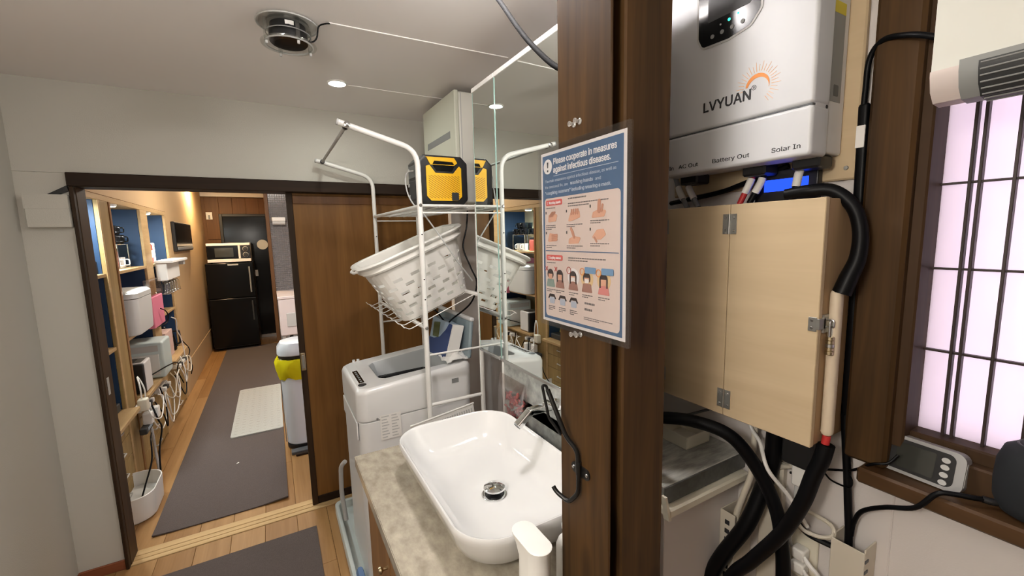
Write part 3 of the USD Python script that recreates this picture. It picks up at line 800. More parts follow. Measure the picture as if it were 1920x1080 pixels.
_bp, _bd = (0.666, 1.195, CZ), 90
part(bg, "film", place(_bagm, _bp, _bd), "bag_film", 50)
_pet = []
_r = np.random.default_rng(5)
for i in range(120):
    s = _r.uniform(0.007, 0.012)
    m = trimesh.creation.icosphere(1, s); v, f = arr(m); v = v * (1, 0.55, 0.35)
    v, f = rot((v, f), _r.normal(size=3), _r.uniform(0, 360), (0, 0, 0))
    _pet.append((v + (_r.uniform(-0.068, 0.030), _r.uniform(-0.010, 0.010), 0.014 + 0.155 * _r.uniform()), f))
part(bg, "petals", place(join(*_pet[:80]), _bp, _bd), "petal_red", 40, kind="stuff")
part(bg, "rose_petals", place(join(*_pet[80:]), _bp, _bd), "petal_rose", 40, label="rose coloured petals among the dark red ones", kind="stuff")
hd = thing("hair_dryer", "dark red hair dryer with pale oval face hanging left of the splash panel", "hair dryer", (0.80, 1.47, 0.86))
part(hd, "barrel", move(rot(lathe([(0.030, -0.06), (0.034, -0.05), (0.036, 0.0), (0.036, 0.05), (0.026, 0.075)], seg=20), (1, 0, 0), 90, (0, 0, 0)), (0.80, 1.455, 1.045)), "deep_red", 40)
part(hd, "oval_face", move(rot(lathe([(0.027, 0), (0.027, 0.004), (0.020, 0.008)], seg=20), (1, 0, 0), 90, (0, 0, 0)), (0.80, 1.382, 1.045)), "mid_grey", 40)
part(hd, "wall_bracket", bar((0.82, 1.47, 1.045), (0.9805, 1.47, 1.045), 0.008, 10), "mid_grey", 40)
part(hd, "handle", tube([(0.80, 1.46, 1.02), (0.805, 1.455, 0.94), (0.80, 1.43, 0.86)], [0.024, 0.02, 0.018], 12, 5), "deep_red", 40)
single("toothbrush_case", rbox(0.655, 0.682, 1.02, 1.075, CZ + 0.0005, CZ + 0.085, 0.010), "charcoal", "dark toiletry pouch lying against the splash panel behind the faucet", "pouch", smooth=40)

# ------------------------------------------------------------------ hall ceiling: speaker, downlight, cables
sp = thing("ceiling_speaker", "round black loudspeaker in a clear plastic cage on the ceiling", "speaker", (0.105, 1.565, CEIL - 0.085))
_sc = (0.100, 1.555)
part(sp, "upper_ring", lathe([(0.060, -0.001), (0.074, -0.002), (0.086, -0.004), (0.087, -0.0075), (0.085, -0.009), (0.062, -0.010), (0.060, -0.0015)][::-1], (*_sc, CEIL), 36), "clear_plastic", 40)
part(sp, "upper_rim", ring((*_sc, CEIL - 0.007), 0.086, 0.0024, 40), "light_grey", 40)
part(sp, "lower_rim", ring((*_sc, CEIL - 0.066), 0.068, 0.0026, 36), "light_grey", 40)
part(sp, "lower_flange", lathe([(0.055, -0.068), (0.078, -0.067), (0.079, -0.064), (0.055, -0.064)], (*_sc, CEIL), 36), "clear_plastic", 40)
part(sp, "middle_band", ring((*_sc, CEIL - 0.036), 0.0625, 0.0018, 36), "mid_grey", 40)
part(sp, "driver_body", lathe([(0.040, -0.060), (0.0545, -0.058), (0.0545, -0.030), (0.050, -0.022), (0.050, -0.010), (0.03, -0.004)], (*_sc, CEIL), 32), "black_plastic", 40)
part(sp, "speaker_cone", lathe([(0.001, -0.0645), (0.020, -0.066), (0.050, -0.063), (0.053, -0.060)], (*_sc, CEIL), 32), "black_mesh", 40)
for k in range(4):
    a = math.radians(20 + 90 * k)
    cx, cy = _sc[0] + 0.066 * math.cos(a), _sc[1] + 0.066 * math.sin(a)
    p_ = part(sp, "cage_post", rbox(cx - 0.006, cx + 0.006, cy - 0.006, cy + 0.006, CEIL - 0.072, CEIL - 0.004, 0.003, 8), "clear_plastic", 40)
    part(p_, "post_foot", rbox(cx - 0.004, cx + 0.004, cy - 0.004, cy + 0.004, CEIL - 0.080, CEIL - 0.070, 0.002, 8), "light_grey", 40)
_a0 = math.radians(-100)
part(sp, "rating_label", face_y(ext(sbox(-0.012, -0.006, 0.012, 0.006), 0.0006), _sc[0] + 0.002, _sc[1] - 0.0505, CEIL - 0.019), "paper")
single("speaker_wire", tube([(0.152, 1.535, CEIL - 0.055), (0.168, 1.528, CEIL - 0.052), (0.178, 1.520, CEIL - 0.040), (0.184, 1.512, CEIL - 0.012), (0.200, 1.500, CEIL - 0.005), (0.215, 1.492, CEIL - 0.004)], 0.0024, 8, 6), "black_rubber", "short black wire curling from the ceiling speaker to its cable cover", "wire", 40)
_v, _f = cbox(0.212, 0.84, -0.005, 0.005, CEIL - 0.0035, CEIL - 0.0002, 0.0015)
single("cable_cover", (_v + np.stack([np.zeros(len(_v)), 1.497 - (_v[:, 0] - 0.2) * 0.03, np.zeros(len(_v))], 1), _f), "ceiling_paint", "thin white cable cover crossing the ceiling beside the speaker", "cable cover")
_v, _f = cbox(0.345, 0.80, 2.036, 2.043, CEIL - 0.003, CEIL - 0.0002, 0.0015)
single("cable_cover", (_v, _f), "ceiling_paint", "thin white cable cover running from the ceiling downlight to the wall unit", "cable cover")
dl = thing("ceiling_downlight", "small lit round downlight in the ceiling before the sliding door", "light", (0.304, 2.03, CEIL - 0.006))
part(dl, "trim_ring", ring((0.304, 2.03, CEIL - 0.0025), 0.036, 0.004, 32), "white_plastic", 40)
part(dl, "lamp_disc", lathe([(0.001, -0.0045), (0.022, -0.0042), (0.032, -0.0015)], (0.304, 2.03, CEIL), 24), "down_lamp")
LX, LY = 0.41, 0.91
sk = thing("unseen_puck_lamp", "unseen shallow round lamp on the ceiling above the wash basin, out of view", "light", (LX, LY, CEIL - 0.034))  # out of view, placed to light basin, washer and the ceiling nearby
part(sk, "lamp_base", lathe([(0.055, -0.006), (0.060, -0.004), (0.060, -0.0003)], (LX, LY, CEIL), 28), "white_plastic", 40)
part(sk, "lamp_cover", lathe([(0.001, -0.034), (0.050, -0.0335), (0.064, -0.029), (0.070, -0.020), (0.070, -0.010), (0.056, -0.0062)], (LX, LY, CEIL), 32), "unseen_sink_lamp", 60)
QX, QY, QZ = -0.54, 0.06, 1.72
bk = thing("unseen_pendant_lamp", "unseen white globe pendant out of view in the near room, placed to light ceiling and walls", "light", (QX, QY, QZ - 0.11))  # out of view beside the camera, placed to brighten ceiling and walls
part(bk, "pendant_cord", bar((QX, QY, QZ + 0.13), (QX, QY, CEIL - 0.018), 0.0035, 8), "black_rubber", 40)
part(bk, "ceiling_rose", lathe([(0.030, -0.026), (0.045, -0.018), (0.048, -0.0005)], (QX, QY, CEIL), 24), "white_plastic", 40)
part(bk, "lamp_holder", lathe([(0.030, 0.104), (0.032, 0.110), (0.020, 0.135)], (QX, QY, QZ), 20), "white_plastic", 40)
part(bk, "glass_globe", lathe([(0.11 * math.sin(t), -0.11 * math.cos(t)) for t in np.linspace(0.01, 2.86, 16)], (QX, QY, QZ), 32), "unseen_back_lamp", 60)
single("hanging_cable", tube([(0.50, 1.06, CEIL + 0.001), (0.50, 1.00, 2.13), (0.50, 0.915, 2.046), (0.50, 0.836, 1.957), (0.50, 0.772, 1.892), (0.50, 0.693, 1.826), (0.50, 0.62, 1.79), (0.52, 0.60, 1.74)], 0.0055, 10, 8), "cable_matte", "thick black cable hanging from the ceiling in front of the mirror", "cable", 40)

# box on the far wall beside the door frame
wbx = thing("wall_box", "small box covered in wall paper left of the door frame", "box", (-0.78, YF, 1.58))
part(wbx, "box_body", cbox(-0.846, -0.716, YF - 0.035, YF - 0.0005, 1.585, 1.718, 0.003), "wall_paper")
part(wbx, "box_flap", cbox(-0.847, -0.715, YF - 0.037, YF - 0.0355, 1.660, 1.719, 0.0005), "wall_paper")

# ------------------------------------------------------------------ wall unit at the corner, left of the mirror
ac = thing("wall_unit", "cream wall-mounted unit with a grey slot in the corner left of the mirror", "wall unit", (0.87, 1.99, 1.64))
ax, ay0, ay1, az0, az1 = 0.748, 1.800, 2.235, 1.660, 2.150
part(ac, "unit_body", rbox(ax + 0.018, XR - 0.0005, ay0 + 0.004, ay1 - 0.002, az0, az1 - 0.002, 0.012), "ac_white", 40)
part(ac, "front_panel", rbox(ax, ax + 0.022, ay0, ay1, az0 - 0.002, az1, 0.006), "ac_green", 40)
part(ac, "grey_slot", cbox(ax - 0.0008, ax + 0.004, 1.860, 2.175, 1.953, 1.985, 0.0008), "slot_grey")
part(ac, "side_seam", cbox(ax + 0.030, ax + 0.034, ay0 + 0.0034, ay0 + 0.006, az0 + 0.01, az1 - 0.01, 0.0003), "light_grey")

# ------------------------------------------------------------------ washing machine and its pan
wp = thing("washer_pan", "pale blue-green plastic drip pan on the floor under the washing machine", "pan", (0.49, 1.99, 0))
px0, px1, py0, py1 = 0.188, 0.735, 1.630, 2.405
_sh = lambda a, z: rrect((px0 + px1) / 2, (py0 + py1) / 2, (px1 - px0) / 2 - a, (py1 - py0) / 2 - a, 0.03, z, 4)
part(wp, "pan_shell", loft([_sh(0.008, 0.001), _sh(0.0, 0.006), _sh(0.0, 0.052), _sh(0.003, 0.057), _sh(0.016, 0.057), _sh(0.021, 0.052), _sh(0.026, 0.020), _sh(0.05, 0.014)]), "pan_teal", 45)
for (x, y) in ((0.30, 1.74), (0.70, 1.74), (0.30, 2.09), (0.70, 2.09)):
    part(wp, "pan_pad", lathe([(0.032, 0.0140), (0.030, 0.030), (0.024, 0.032)], (x, y, 0), 16), "pan_teal", 40)
single("folded_cloth", loft([rrect(0.2205, 1.76, a, b, 0.012, z, 3) for a, b, z in ((0.006, 0.055, 0.020), (0.010, 0.060, 0.030), (0.016, 0.058, 0.060), (0.010, 0.045, 0.085))]), "cloth_blue", "blue cloth stuffed into the near end of the drip pan", "cloth", 50)

wmx0, wmx1, wmy0, wmy1 = 0.242, 0.742, 1.690, 2.140
WT0, WT1 = 0.908, 0.955                                    # top height at the front (-X) and back
wm = thing("washing_machine", "white top-loading washing machine with open lid and round tub", "washing machine", (0.49, 1.915, 0.033))
cx, cy = (wmx0 + wmx1) / 2, (wmy0 + wmy1) / 2
hx_, hy_ = (wmx1 - wmx0) / 2, (wmy1 - wmy0) / 2


def wring(a, z0, z1, r=0.045):
    q = rrect(cx, cy, hx_ - a, hy_ - a, r, 0, 7)
    q[:, 2] = z0 + (z1 - z0) * (q[:, 0] - wmx0) / (wmx1 - wmx0)
    return q


part(wm, "lower_body", loft([wring(0.012, 0.034, 0.034), wring(0.004, 0.045, 0.045), wring(0.003, 0.770, 0.785), wring(0.008, 0.774, 0.789)]), "washer_white", 40)
_tc = Point(cx + 0.012, cy).buffer(0.1, 16)
_ring_o = wring(0.006, WT0 - 0.006, WT1 - 0.006)
_ring_t = wring(0.016, WT0, WT1)
part(wm, "upper_body", loft([wring(0.004, 0.775, 0.790), wring(0.0, 0.782, 0.797), wring(0.0, WT0 - 0.022, WT1 - 0.022), _ring_o, _ring_t], False, False), "washer_white", 40)
# top deck with the round opening
_n = len(_ring_t)
_tcx, _tcy, _tr = cx + 0.030, cy + 0.0, 0.190
_ang = np.arctan2(_ring_t[:, 1] - _tcy, _ring_t[:, 0] - _tcx)


def tring(r, dz, k=1.0):
    x, y = _tcx + r * np.cos(_ang) * k, _tcy + r * np.sin(_ang)
    return np.stack([x, y, WT0 + (WT1 - WT0) * (x - wmx0) / (wmx1 - wmx0) + dz], 1)


def tring_flat(r, z):
    return np.stack([_tcx + r * np.cos(_ang), _tcy + r * np.sin(_ang), np.full(_n, z)], 1)


part(wm, "top_deck", loft([_ring_t, tring(0.204, -0.001), tring(0.198, -0.006)], False, False), "washer_white", 40)
part(wm, "tub_collar", loft([tring(0.1985, -0.005), tring(0.190, -0.014), tring_flat(0.178, 0.870), tring_flat(0.172, 0.850)], False, False), "washer_grey", 40)
part(wm, "balance_ring", loft([tring_flat(0.172, 0.850), tring_flat(0.166, 0.853), tring_flat(0.158, 0.846), tring_flat(0.157, 0.82)], False, False), "black_plastic", 40)
part(wm, "drum", loft([tring_flat(0.160, 0.83), tring_flat(0.160, 0.50), tring_flat(0.02, 0.48)], False, True), "drum_steel", 40)


def deck_z(x):
    return WT0 + (WT1 - WT0) * (x - wmx0) / (wmx1 - wmx0)


def on_deck(x0, x1, y0, y1, t, c=0.001):
    v, f = cbox(x0, x1, y0, y1, 0, t, c)
    v[:, 2] += WT0 + (WT1 - WT0) * (v[:, 0] - wmx0) / (wmx1 - wmx0) + 0.0002
    return v, f


cp = part(wm, "control_panel", on_deck(0.262, 0.300, 1.735, 2.10, 0.0012), "washer_white")
part(cp, "display_strip", on_deck(0.270, 0.292, 1.79, 1.97, 0.002), "black_gloss", label="black button strip of the control panel")
for k in range(6):
    part(cp, "panel_button", on_deck(0.277, 0.285, 1.80 + k * 0.027, 1.815 + k * 0.027, 0.0032, 0.0008), "mid_grey")
v, f = lathe([(0.017, 0), (0.017, 0.002), (0.014, 0.003)], seg=20)
part(cp, "start_button", (v + (0.278, 1.762, deck_z(0.278) + 0.001), f), "charcoal", 40)
for k in range(2):
    part(wm, "hinge_stub", bar((0.302 + 0.02 * k, 2.118, deck_z(0.30)), (0.302 + 0.02 * k, 2.118, deck_z(0.30) + 0.012), 0.007, 10), "washer_white", 40)
_ly = 1.6895
lb = part(wm, "rating_label", face_y(ext(sbox(0, 0, 0.085, 0.105), 0.0004), 0.325, _ly, 0.690), "paper")
part(lb, "label_print", face_y(join(*[ext(o, 0.0002) for o in [sbox(0.006 + 0.04 * (k % 2), 0.008 + 0.0125 * (k // 2), 0.006 + 0.04 * (k % 2) + 0.030 * (0.7 + 0.3 * ((k * 7) % 3) / 2), 0.0125 + 0.0125 * (k // 2)) for k in range(16)]]), 0.325, _ly - 0.0004, 0.690), "light_grey")
part(wm, "energy_label", face_y(ext(sbox(0, 0, 0.032, 0.020), 0.0006), 0.640, _ly, 0.870), "mid_grey")
part(wm, "side_screw", face_y(lathe([(0.005, 0), (0.004, 0.002)], seg=12), 0.3155, _ly + 0.0005, 0.785), "mid_grey", 40)
part(wm, "front_grip", rbox(wmx0 - 0.004, wmx0 + 0.002, 1.72, 2.08, 0.70, 0.775, 0.002), "washer_white", 40)
for (x, y) in ((0.30, 1.74), (0.70, 1.74), (0.30, 2.09), (0.70, 2.09)):
    part(wm, "foot", lathe([(0.022, 0.0322), (0.022, 0.040), (0.014, 0.046)], (x, y, 0), 14), "black_rubber", 40)
# lid, folded open against the wall side
lx = 0.735
ld = part(wm, "open_lid", rot(rbox(lx - 0.008, lx + 0.010, 1.705, 2.125, 0.962, 1.135, 0.008), (0, 1, 0), 6, (lx, 1.9, 0.96)), "washer_lid", 40, label="grey-blue lid standing open")
part(ld, "lid_edge", rot(rbox(lx - 0.011, lx + 0.012, 1.700, 2.130, 1.130, 1.148, 0.007), (0, 1, 0), 6, (lx, 1.9, 0.96)), "washer_white", 40, label="white edge strip of the open lid")
part(ld, "lid_fold", rot(rbox(lx - 0.013, lx + 0.004, 1.712, 2.118, 0.958, 0.970, 0.005), (0, 1, 0), 6, (lx, 1.9, 0.96)), "washer_grey", 40)
single("drain_hose", bent([(0.232, 2.16, 0.40), (0.215, 2.20, 0.36), (0.212, 2.22, 0.20), (0.222, 2.20, 0.063)], 0.011, 0.03, 12), "light_grey", "grey drain hose at the far left of the washing machine", "hose", 40)
# things lying on the washing machine
lp = thing("laundry_pack", "blue and white laundry detergent pack tilted over the washing machine tub", "pack", (0.66, 1.93, 0.95))


def slanted(pts, thick, deg):
    """A sheet outline in (y, z), put upright at x=0 facing -X."""
    v, f = ext(Polygon(pts).buffer(0.004, 3), thick)
    return np.stack([v[:, 2], v[:, 0], v[:, 1]], 1), f


def pk(mesh, dx=0.0):
    return move(rot(move(mesh, (dx, 0, 0)), (0, 1, 0), 14, (0, 0, 0)), (0.640, 1.87, 0.965))


part(lp, "pouch", pk(slanted([(-0.105, 0.0), (0.125, -0.015), (0.135, 0.155), (-0.125, 0.150)], 0.050, 0)), "pale_blue", 40)
part(lp, "blue_band", pk(slanted([(-0.108, 0.001), (0.128, -0.014), (0.137, 0.05), (0.07, 0.055), (0.0, 0.075), (-0.06, 0.12), (-0.085, 0.152), (-0.118, 0.151)], 0.0012, 0), -0.0012), "blue_fabric")
part(lp, "green_picture", pk(slanted([(0.02, 0.075), (0.09, 0.07), (0.10, 0.13), (0.03, 0.14)], 0.001, 0), -0.0022), "foliage_print")
part(lp, "white_edge", pk(slanted([(-0.122, 0.005), (-0.112, 0.005), (-0.118, 0.155), (-0.128, 0.155)], 0.052, 0), -0.001), "white_plastic")
_cl = []
_r = np.random.default_rng(11)
_g = np.linspace(-1, 1, 15)
_gx, _gy = np.meshgrid(_g, _g, indexing="ij")
_hz = 0.030 * np.exp(-(_gx**2 + _gy**2) * 1.3) + 0.030 * meshkit.fbm(np.stack([_gx * 2.2, _gy * 2.2, _gx * 0 + 3], -1), 3, 4) - 0.008
_top = np.stack([0.672 + _gx * 0.052 + 0.012 * meshkit.noise(np.stack([_gx * 3, _gy * 3, _gx * 0], -1), 8), 1.765 + _gy * 0.055, deck_z(0.672 + _gx * 0.052) + 0.005 + np.maximum(_hz, 0.002)], -1).reshape(-1, 3)
_q = np.array([[i * 15 + j, (i + 1) * 15 + j, (i + 1) * 15 + j + 1, i * 15 + j + 1] for i in range(14) for j in range(14)])
_bot = _top.copy(); _bot[:, 2] -= 0.0018
single("crumpled_cloth", join((_top, _q), (_bot, _q[:, ::-1])), "white_plastic", "crumpled white cloth lying beside the detergent pack on the washing machine", "cloth", 60)

# ------------------------------------------------------------------ laundry rack over the washing machine
rk = thing("laundry_rack", "white tubular laundry rack standing over the washing machine", "rack", (0.63, 2.01, 0))
RX, RXB, RYN, RYF, RR = 0.510, 0.752, 1.610, 2.425, 0.0105
for Y in (RYN, RYF):
    part(rk, "front_pole", bent([(RX, Y, 0.0), (RX, Y, 1.838), (0.235, Y, 1.912)], RR, 0.06, 14), "rack_white", 40)
    part(rk, "rear_pole", bar((RXB, Y, 0.0), (RXB, Y, 1.64), RR, 14), "rack_white", 40)
    part(rk, "pole_cap", rot(lathe([(RR + 0.0008, 0), (RR + 0.0008, 0.006), (0.004, 0.008)], (0.2355, Y, 1.9115), 14), (0, 1, 0), -75, (0.2355, Y, 1.9115)), "light_grey", 40)
    part(rk, "shelf_end_bar", bar((RX, Y, 1.632), (RXB, Y, 1.632), 0.005, 10), "rack_white", 40)
    part(rk, "shelf_under_bar", bar((RX, Y, 1.604), (RXB, Y, 1.604), 0.0038, 10), "rack_white", 40)
    part(rk, "middle_bar", bar((RX, Y, 1.036), (RXB, Y, 1.036), 0.0045, 10), "rack_white", 40)
    part(rk, "lower_bar", bar((RX, Y, 0.826), (RXB, Y, 0.826), 0.0075, 12), "rack_white", 40)
    for z in (1.632, 1.150):
        s_ = -1
        part(rk, "pole_bolt", move(rot(lathe([(0.0065, 0), (0.0065, 0.003), (0.004, 0.0055)], seg=12), (1, 0, 0), 90, (0, 0, 0)), (RX, Y - RR + 0.001, z)), "steel", 40)
    for z in (1.265, 1.345, 1.52):
        part(rk, "pole_hole", move(rot(lathe([(0.0028, 0), (0.0028, 0.0012)], seg=10), (1, 0, 0), 90, (0, 0, 0)), (RX, Y - RR + 0.0004, z)), "black_plastic")
hb = part(rk, "hanging_bar", bar((0.262, RYN, 1.904), (0.262, RYF, 1.904), 0.0062, 12), "light_grey", 40)
for Y, s in ((RYN + 0.014, 1), (RYF - 0.03, 1)):
    part(hb, "bar_collar", bar((0.262, Y, 1.904), (0.262, Y + 0.014, 1.904), 0.011, 14), "black_plastic", 40, label="black collar of the hanging bar")
part(hb, "bar_bolt", move(rot(lathe([(0.011, 0), (0.011, 0.003), (0.005, 0.006)], seg=14), (1, 0, 0), 90, (0, 0, 0)), (0.262, RYN - RR + 0.001, 1.904)), "steel", 40)
part(rk, "shelf_front_rail", bar((RX, RYN, 1.628), (RX, RYF, 1.628), 0.0085, 12), "rack_white", 40)
part(rk, "shelf_rear_rail", bar((RXB, RYN, 1.628), (RXB, RYF, 1.628), 0.0085, 12), "rack_white", 40)
for k in range(17):
    y = RYN + 0.03 + k * 0.0475
    part(rk, "shelf_wire", bar((RX, y, 1.630), (RXB, y, 1.630), 0.0021, 6), "rack_white", 40)
for x in (0.59, 0.67):
    part(rk, "shelf_cross_wire", bar((x, RYN, 1.6265), (x, RYF, 1.6265), 0.0026, 6), "rack_white", 40)
part(rk, "basket_rail", bar((RX, RYN, 1.150), (RX, RYF, 1.150), 0.0088, 12), "rack_white", 40)
part(rk, "basket_rear_rail", bar((RXB, RYN, 1.262), (RXB, RYF, 1.262), 0.0088, 12), "rack_white", 40)


def tilt_pt(u, w, y):
    """Point on the sloping lower shelf: u from the front rail towards the back, w above it."""
    a = math.radians(22)
    return (RX + u * math.cos(a) - w * math.sin(a), y, 1.162 + u * math.sin(a) + w * math.cos(a))


for k in range(9):
    y = 1.66 + k * 0.09
    part(rk, "lower_shelf_wire", bent([tilt_pt(-0.075, 0.022, y), tilt_pt(-0.055, 0.0, y), tilt_pt(0.255, 0.0, y)], 0.0021, 0.008, 6), "rack_white", 40)
part(rk, "lower_shelf_edge", tube([tilt_pt(-0.075, 0.022 + 0.006 * (k % 2), 1.64 + k * 0.045) for k in range(18)], 0.0022, 6, 3), "rack_white", 40)
part(rk, "lower_shelf_edge", bar(tilt_pt(0.255, 0, 1.63), tilt_pt(0.255, 0, 2.40), 0.003, 8), "rack_white", 40)

# basket: perforated tub, tilted on the sloping shelf
NB, MB = 60, 15
bsk = thing("laundry_basket", "white slotted plastic laundry basket lying tilted on the laundry rack", "basket", (0.52, 1.83, 1.16))


def bring(t, off=0.0):
    hx0 = 0.160 + 0.055 * t - off; hy0 = 0.105 + 0.042 * t - off
    return hx0, hy0, 0.055 + 0.035 * t


def bpts(t, off, w):
    hx0, hy0, r = bring(t, off)
    q = rrect(0, 0, hx0, hy0, r, w, 20)
    d = np.r_[0, np.cumsum(np.linalg.norm(np.diff(np.vstack([q, q[:1]])[:, :2], axis=0), axis=1))]
    s = np.linspace(0, d[-1], NB, endpoint=False)
    qq = np.vstack([q, q[:1]])
    return np.stack([np.interp(s, d, qq[:, 0]), np.interp(s, d, qq[:, 1]), np.full(NB, w)], 1)


def perforated(ts, hs, keep, thick):
    O = [bpts(t, 0, h) for t, h in zip(ts, hs)]; I = [bpts(t, thick, h) for t, h in zip(ts, hs)]
    V = np.vstack(O + I); base = len(ts) * NB; Fq = []
    idx = lambda i, j, inn: (base if inn else 0) + i * NB + j % NB
    for i in range(len(ts) - 1):
        for j in range(NB):
            if not keep(i, j):
                continue
            Fq.append([idx(i, j, 0), idx(i, j + 1, 0), idx(i + 1, j + 1, 0), idx(i + 1, j, 0)])
            Fq.append([idx(i, j, 1), idx(i + 1, j, 1), idx(i + 1, j + 1, 1), idx(i, j + 1, 1)])
            if not keep(i, j - 1): Fq.append([idx(i, j, 0), idx(i + 1, j, 0), idx(i + 1, j, 1), idx(i, j, 1)])
            if not keep(i, j + 1): Fq.append([idx(i, j + 1, 1), idx(i + 1, j + 1, 1), idx(i + 1, j + 1, 0), idx(i, j + 1, 0)])
            if i == 0 or not keep(i - 1, j): Fq.append([idx(i, j, 1), idx(i, j + 1, 1), idx(i, j + 1, 0), idx(i, j, 0)])
            if i == len(ts) - 2 or not keep(i + 1, j): Fq.append([idx(i + 1, j, 0), idx(i + 1, j + 1, 0), idx(i + 1, j + 1, 1), idx(i + 1, j, 1)])
    return V, np.array(Fq)


_hs = [0.0, 0.022]
for k in range(6):
    _hs += [_hs[-1] + 0.013, _hs[-1] + 0.013 + 0.0180]
_hs += [0.245]
_ts = [h / 0.27 for h in _hs]


def keep(i, j):
    j %= NB
    if i % 2 == 1 and 1 <= i <= 12:                        # slotted rows
        k = (i - 1) // 2
        return (j + (2 if k % 2 else 0)) % 4 not in (1, 2) or (j % 21) in (9, 10, 11, 12) and False
    return True


def bplace(mesh):
    v, f = arr(mesh)
    a = math.radians(22)
    v = v + (0.118, 0, 0.004)
    return np.stack([RX + 0.0 + v[:, 0] * math.cos(a) - v[:, 2] * math.sin(a), 1.845 + v[:, 1], 1.165 + v[:, 0] * math.sin(a) + v[:, 2] * math.cos(a)], 1), f


part(bsk, "basket_wall", bplace(perforated(_ts, _hs, keep, 0.003)), "basket_plastic")
part(bsk, "basket_floor", bplace(loft([bpts(0, 0.001, -0.001), bpts(0, -0.0005, 0.003), bpts(0, 0.002, 0.005)])), "basket_plastic", 40)
_rim = [bpts(0.90, -0.001, 0.240), bpts(0.92, -0.014, 0.243), bpts(0.94, -0.017, 0.250), bpts(0.95, -0.014, 0.256), bpts(0.97, -0.014, 0.268), bpts(1.0, -0.022, 0.272), bpts(1.0, -0.026, 0.280), bpts(1.0, -0.022, 0.286), bpts(1.0, -0.004, 0.286), bpts(1.0, 0.003, 0.280), bpts(0.95, 0.004, 0.240)]
part(bsk, "basket_rim", bplace(loft(_rim + [_rim[0]], False, False)), "basket_plastic", 45)
for s in (-1, 1):
    hx0 = bring(1.0)[0]
    part(bsk, "handle", bplace(bent([(s * (hx0 + 0.010), -0.055, 0.276), (s * (hx0 + 0.036), -0.045, 0.270), (s * (hx0 + 0.036), 0.045, 0.270), (s * (hx0 + 0.010), 0.055, 0.276)], 0.006, 0.018, 10)), "basket_plastic", 40)

# radio on the top shelf
rx0, rx1, ry0, ry1, rz0, rz1 = 0.525, 0.738, 1.655, 1.800, 1.6335, 1.836
rd = thing("jobsite_radio", "yellow and black rugged radio standing on the laundry rack's top shelf", "radio", (0.63, 1.73, rz0))


def oct_(hw, hh, c):
    return [(-hw + c, -hh), (hw - c, -hh), (hw, -hh + c), (hw, hh - c), (hw - c, hh), (-hw + c, hh), (-hw, hh - c), (-hw, -hh + c)]


rcx, rcz = (rx0 + rx1) / 2, (rz0 + rz1) / 2


def rr_(hw, hh, c, y, n=1):
    q = Polygon(oct_(hw - 0.006, hh - 0.006, c)).buffer(0.006, 3)
    p = np.array(q.exterior.coords)[:-1][::-1]
    if trimesh.path.polygons is None: pass
    return np.stack([rcx + p[:, 0], np.full(len(p), y), rcz + p[:, 1]], 1)


_W, _H = (rx1 - rx0) / 2, (rz1 - rz0) / 2
part(rd, "housing", loft([rr_(_W - 0.010, _H - 0.010, 0.022, ry0 + 0.002), rr_(_W - 0.003, _H - 0.003, 0.022, ry0 + 0.006), rr_(_W, _H, 0.022, ry0 + 0.016), rr_(_W, _H, 0.022, ry1 - 0.012), rr_(_W - 0.006, _H - 0.006, 0.022, ry1)]), "black_plastic", 40)
_fp = Polygon([(-0.075, -0.062), (-0.057, -0.080), (0.057, -0.080), (0.075, -0.062), (0.075, 0.052), (0.066, 0.060), (0.040, 0.030), (-0.036, 0.030), (-0.060, 0.060), (-0.075, 0.055)]).buffer(-0.002).buffer(0.002, 3)
fpp = part(rd, "yellow_grille", face_y(ext(_fp, 0.004), rcx, ry0 + 0.003, rcz), "radio_yellow")
_st = []
for k in range(26):
    d = -0.13 + k * 0.0088
    ln_ = Polygon([(-0.09, d + 0.055), (0.09, d - 0.055), (0.09, d - 0.0522), (-0.09, d + 0.0578)]).intersection(Polygon([(-0.066, -0.070), (0.066, -0.070), (0.066, 0.020), (-0.066, 0.020)]))
    if ln_.area > 1e-7: _st.append(ext(ln_, 0.0006))
part(fpp, "grille_slots", face_y(join(*_st), rcx, ry0 - 0.0008, rcz), "radio_stripe", kind="stuff")
part(rd, "logo_plate", face_y(ext(rpoly(0.030, -0.079, 0.060, -0.046, 0.004), 0.003), rcx, ry0 - 0.001, rcz), "charcoal")
hn = part(rd, "handle_hood", face_y(ext(Polygon([(-0.072, 0.090), (-0.056, 0.061), (0.044, 0.061), (0.058, 0.072), (0.046, 0.091)]).difference(Polygon([(-0.048, 0.063), (-0.040, 0.077), (0.038, 0.075), (0.046, 0.063)]).buffer(0)), 0.009), rcx, ry0 + 0.006, rcz), "radio_yellow")
part(hn, "hood_top", hull((rcx - 0.074, ry0 + 0.0, rz1 - 0.010), (rcx + 0.046, ry0 + 0.0, rz1 - 0.009), (rcx - 0.060, ry0 + 0.05, rz1 + 0.004), (rcx + 0.040, ry0 + 0.05, rz1 + 0.004), (rcx - 0.060, ry0 + 0.05, rz1 - 0.003), (rcx + 0.040, ry0 + 0.05, rz1 - 0.003), (rcx - 0.074, ry0 + 0.006, rz1 - 0.016), (rcx + 0.046, ry0 + 0.006, rz1 - 0.016)), "radio_yellow")
part(rd, "display_window", face_y(ext(Polygon([(-0.052, 0.072), (-0.030, 0.040), (0.034, 0.040), (0.050, 0.072)]).buffer(0.002), 0.003), rcx, ry0 + 0.004, rcz), "black_gloss")
part(rd, "side_plate", cbox(rx0 - 0.003, rx0 + 0.004, ry0 + 0.03, ry1 - 0.02, rz0 + 0.115, rz0 + 0.165, 0.002), "radio_grey")
part(rd, "battery_hatch", cbox(rx0 - 0.003, rx0 + 0.004, ry0 + 0.03, ry1 - 0.02, rz0 + 0.030, rz0 + 0.105, 0.002), "charcoal")
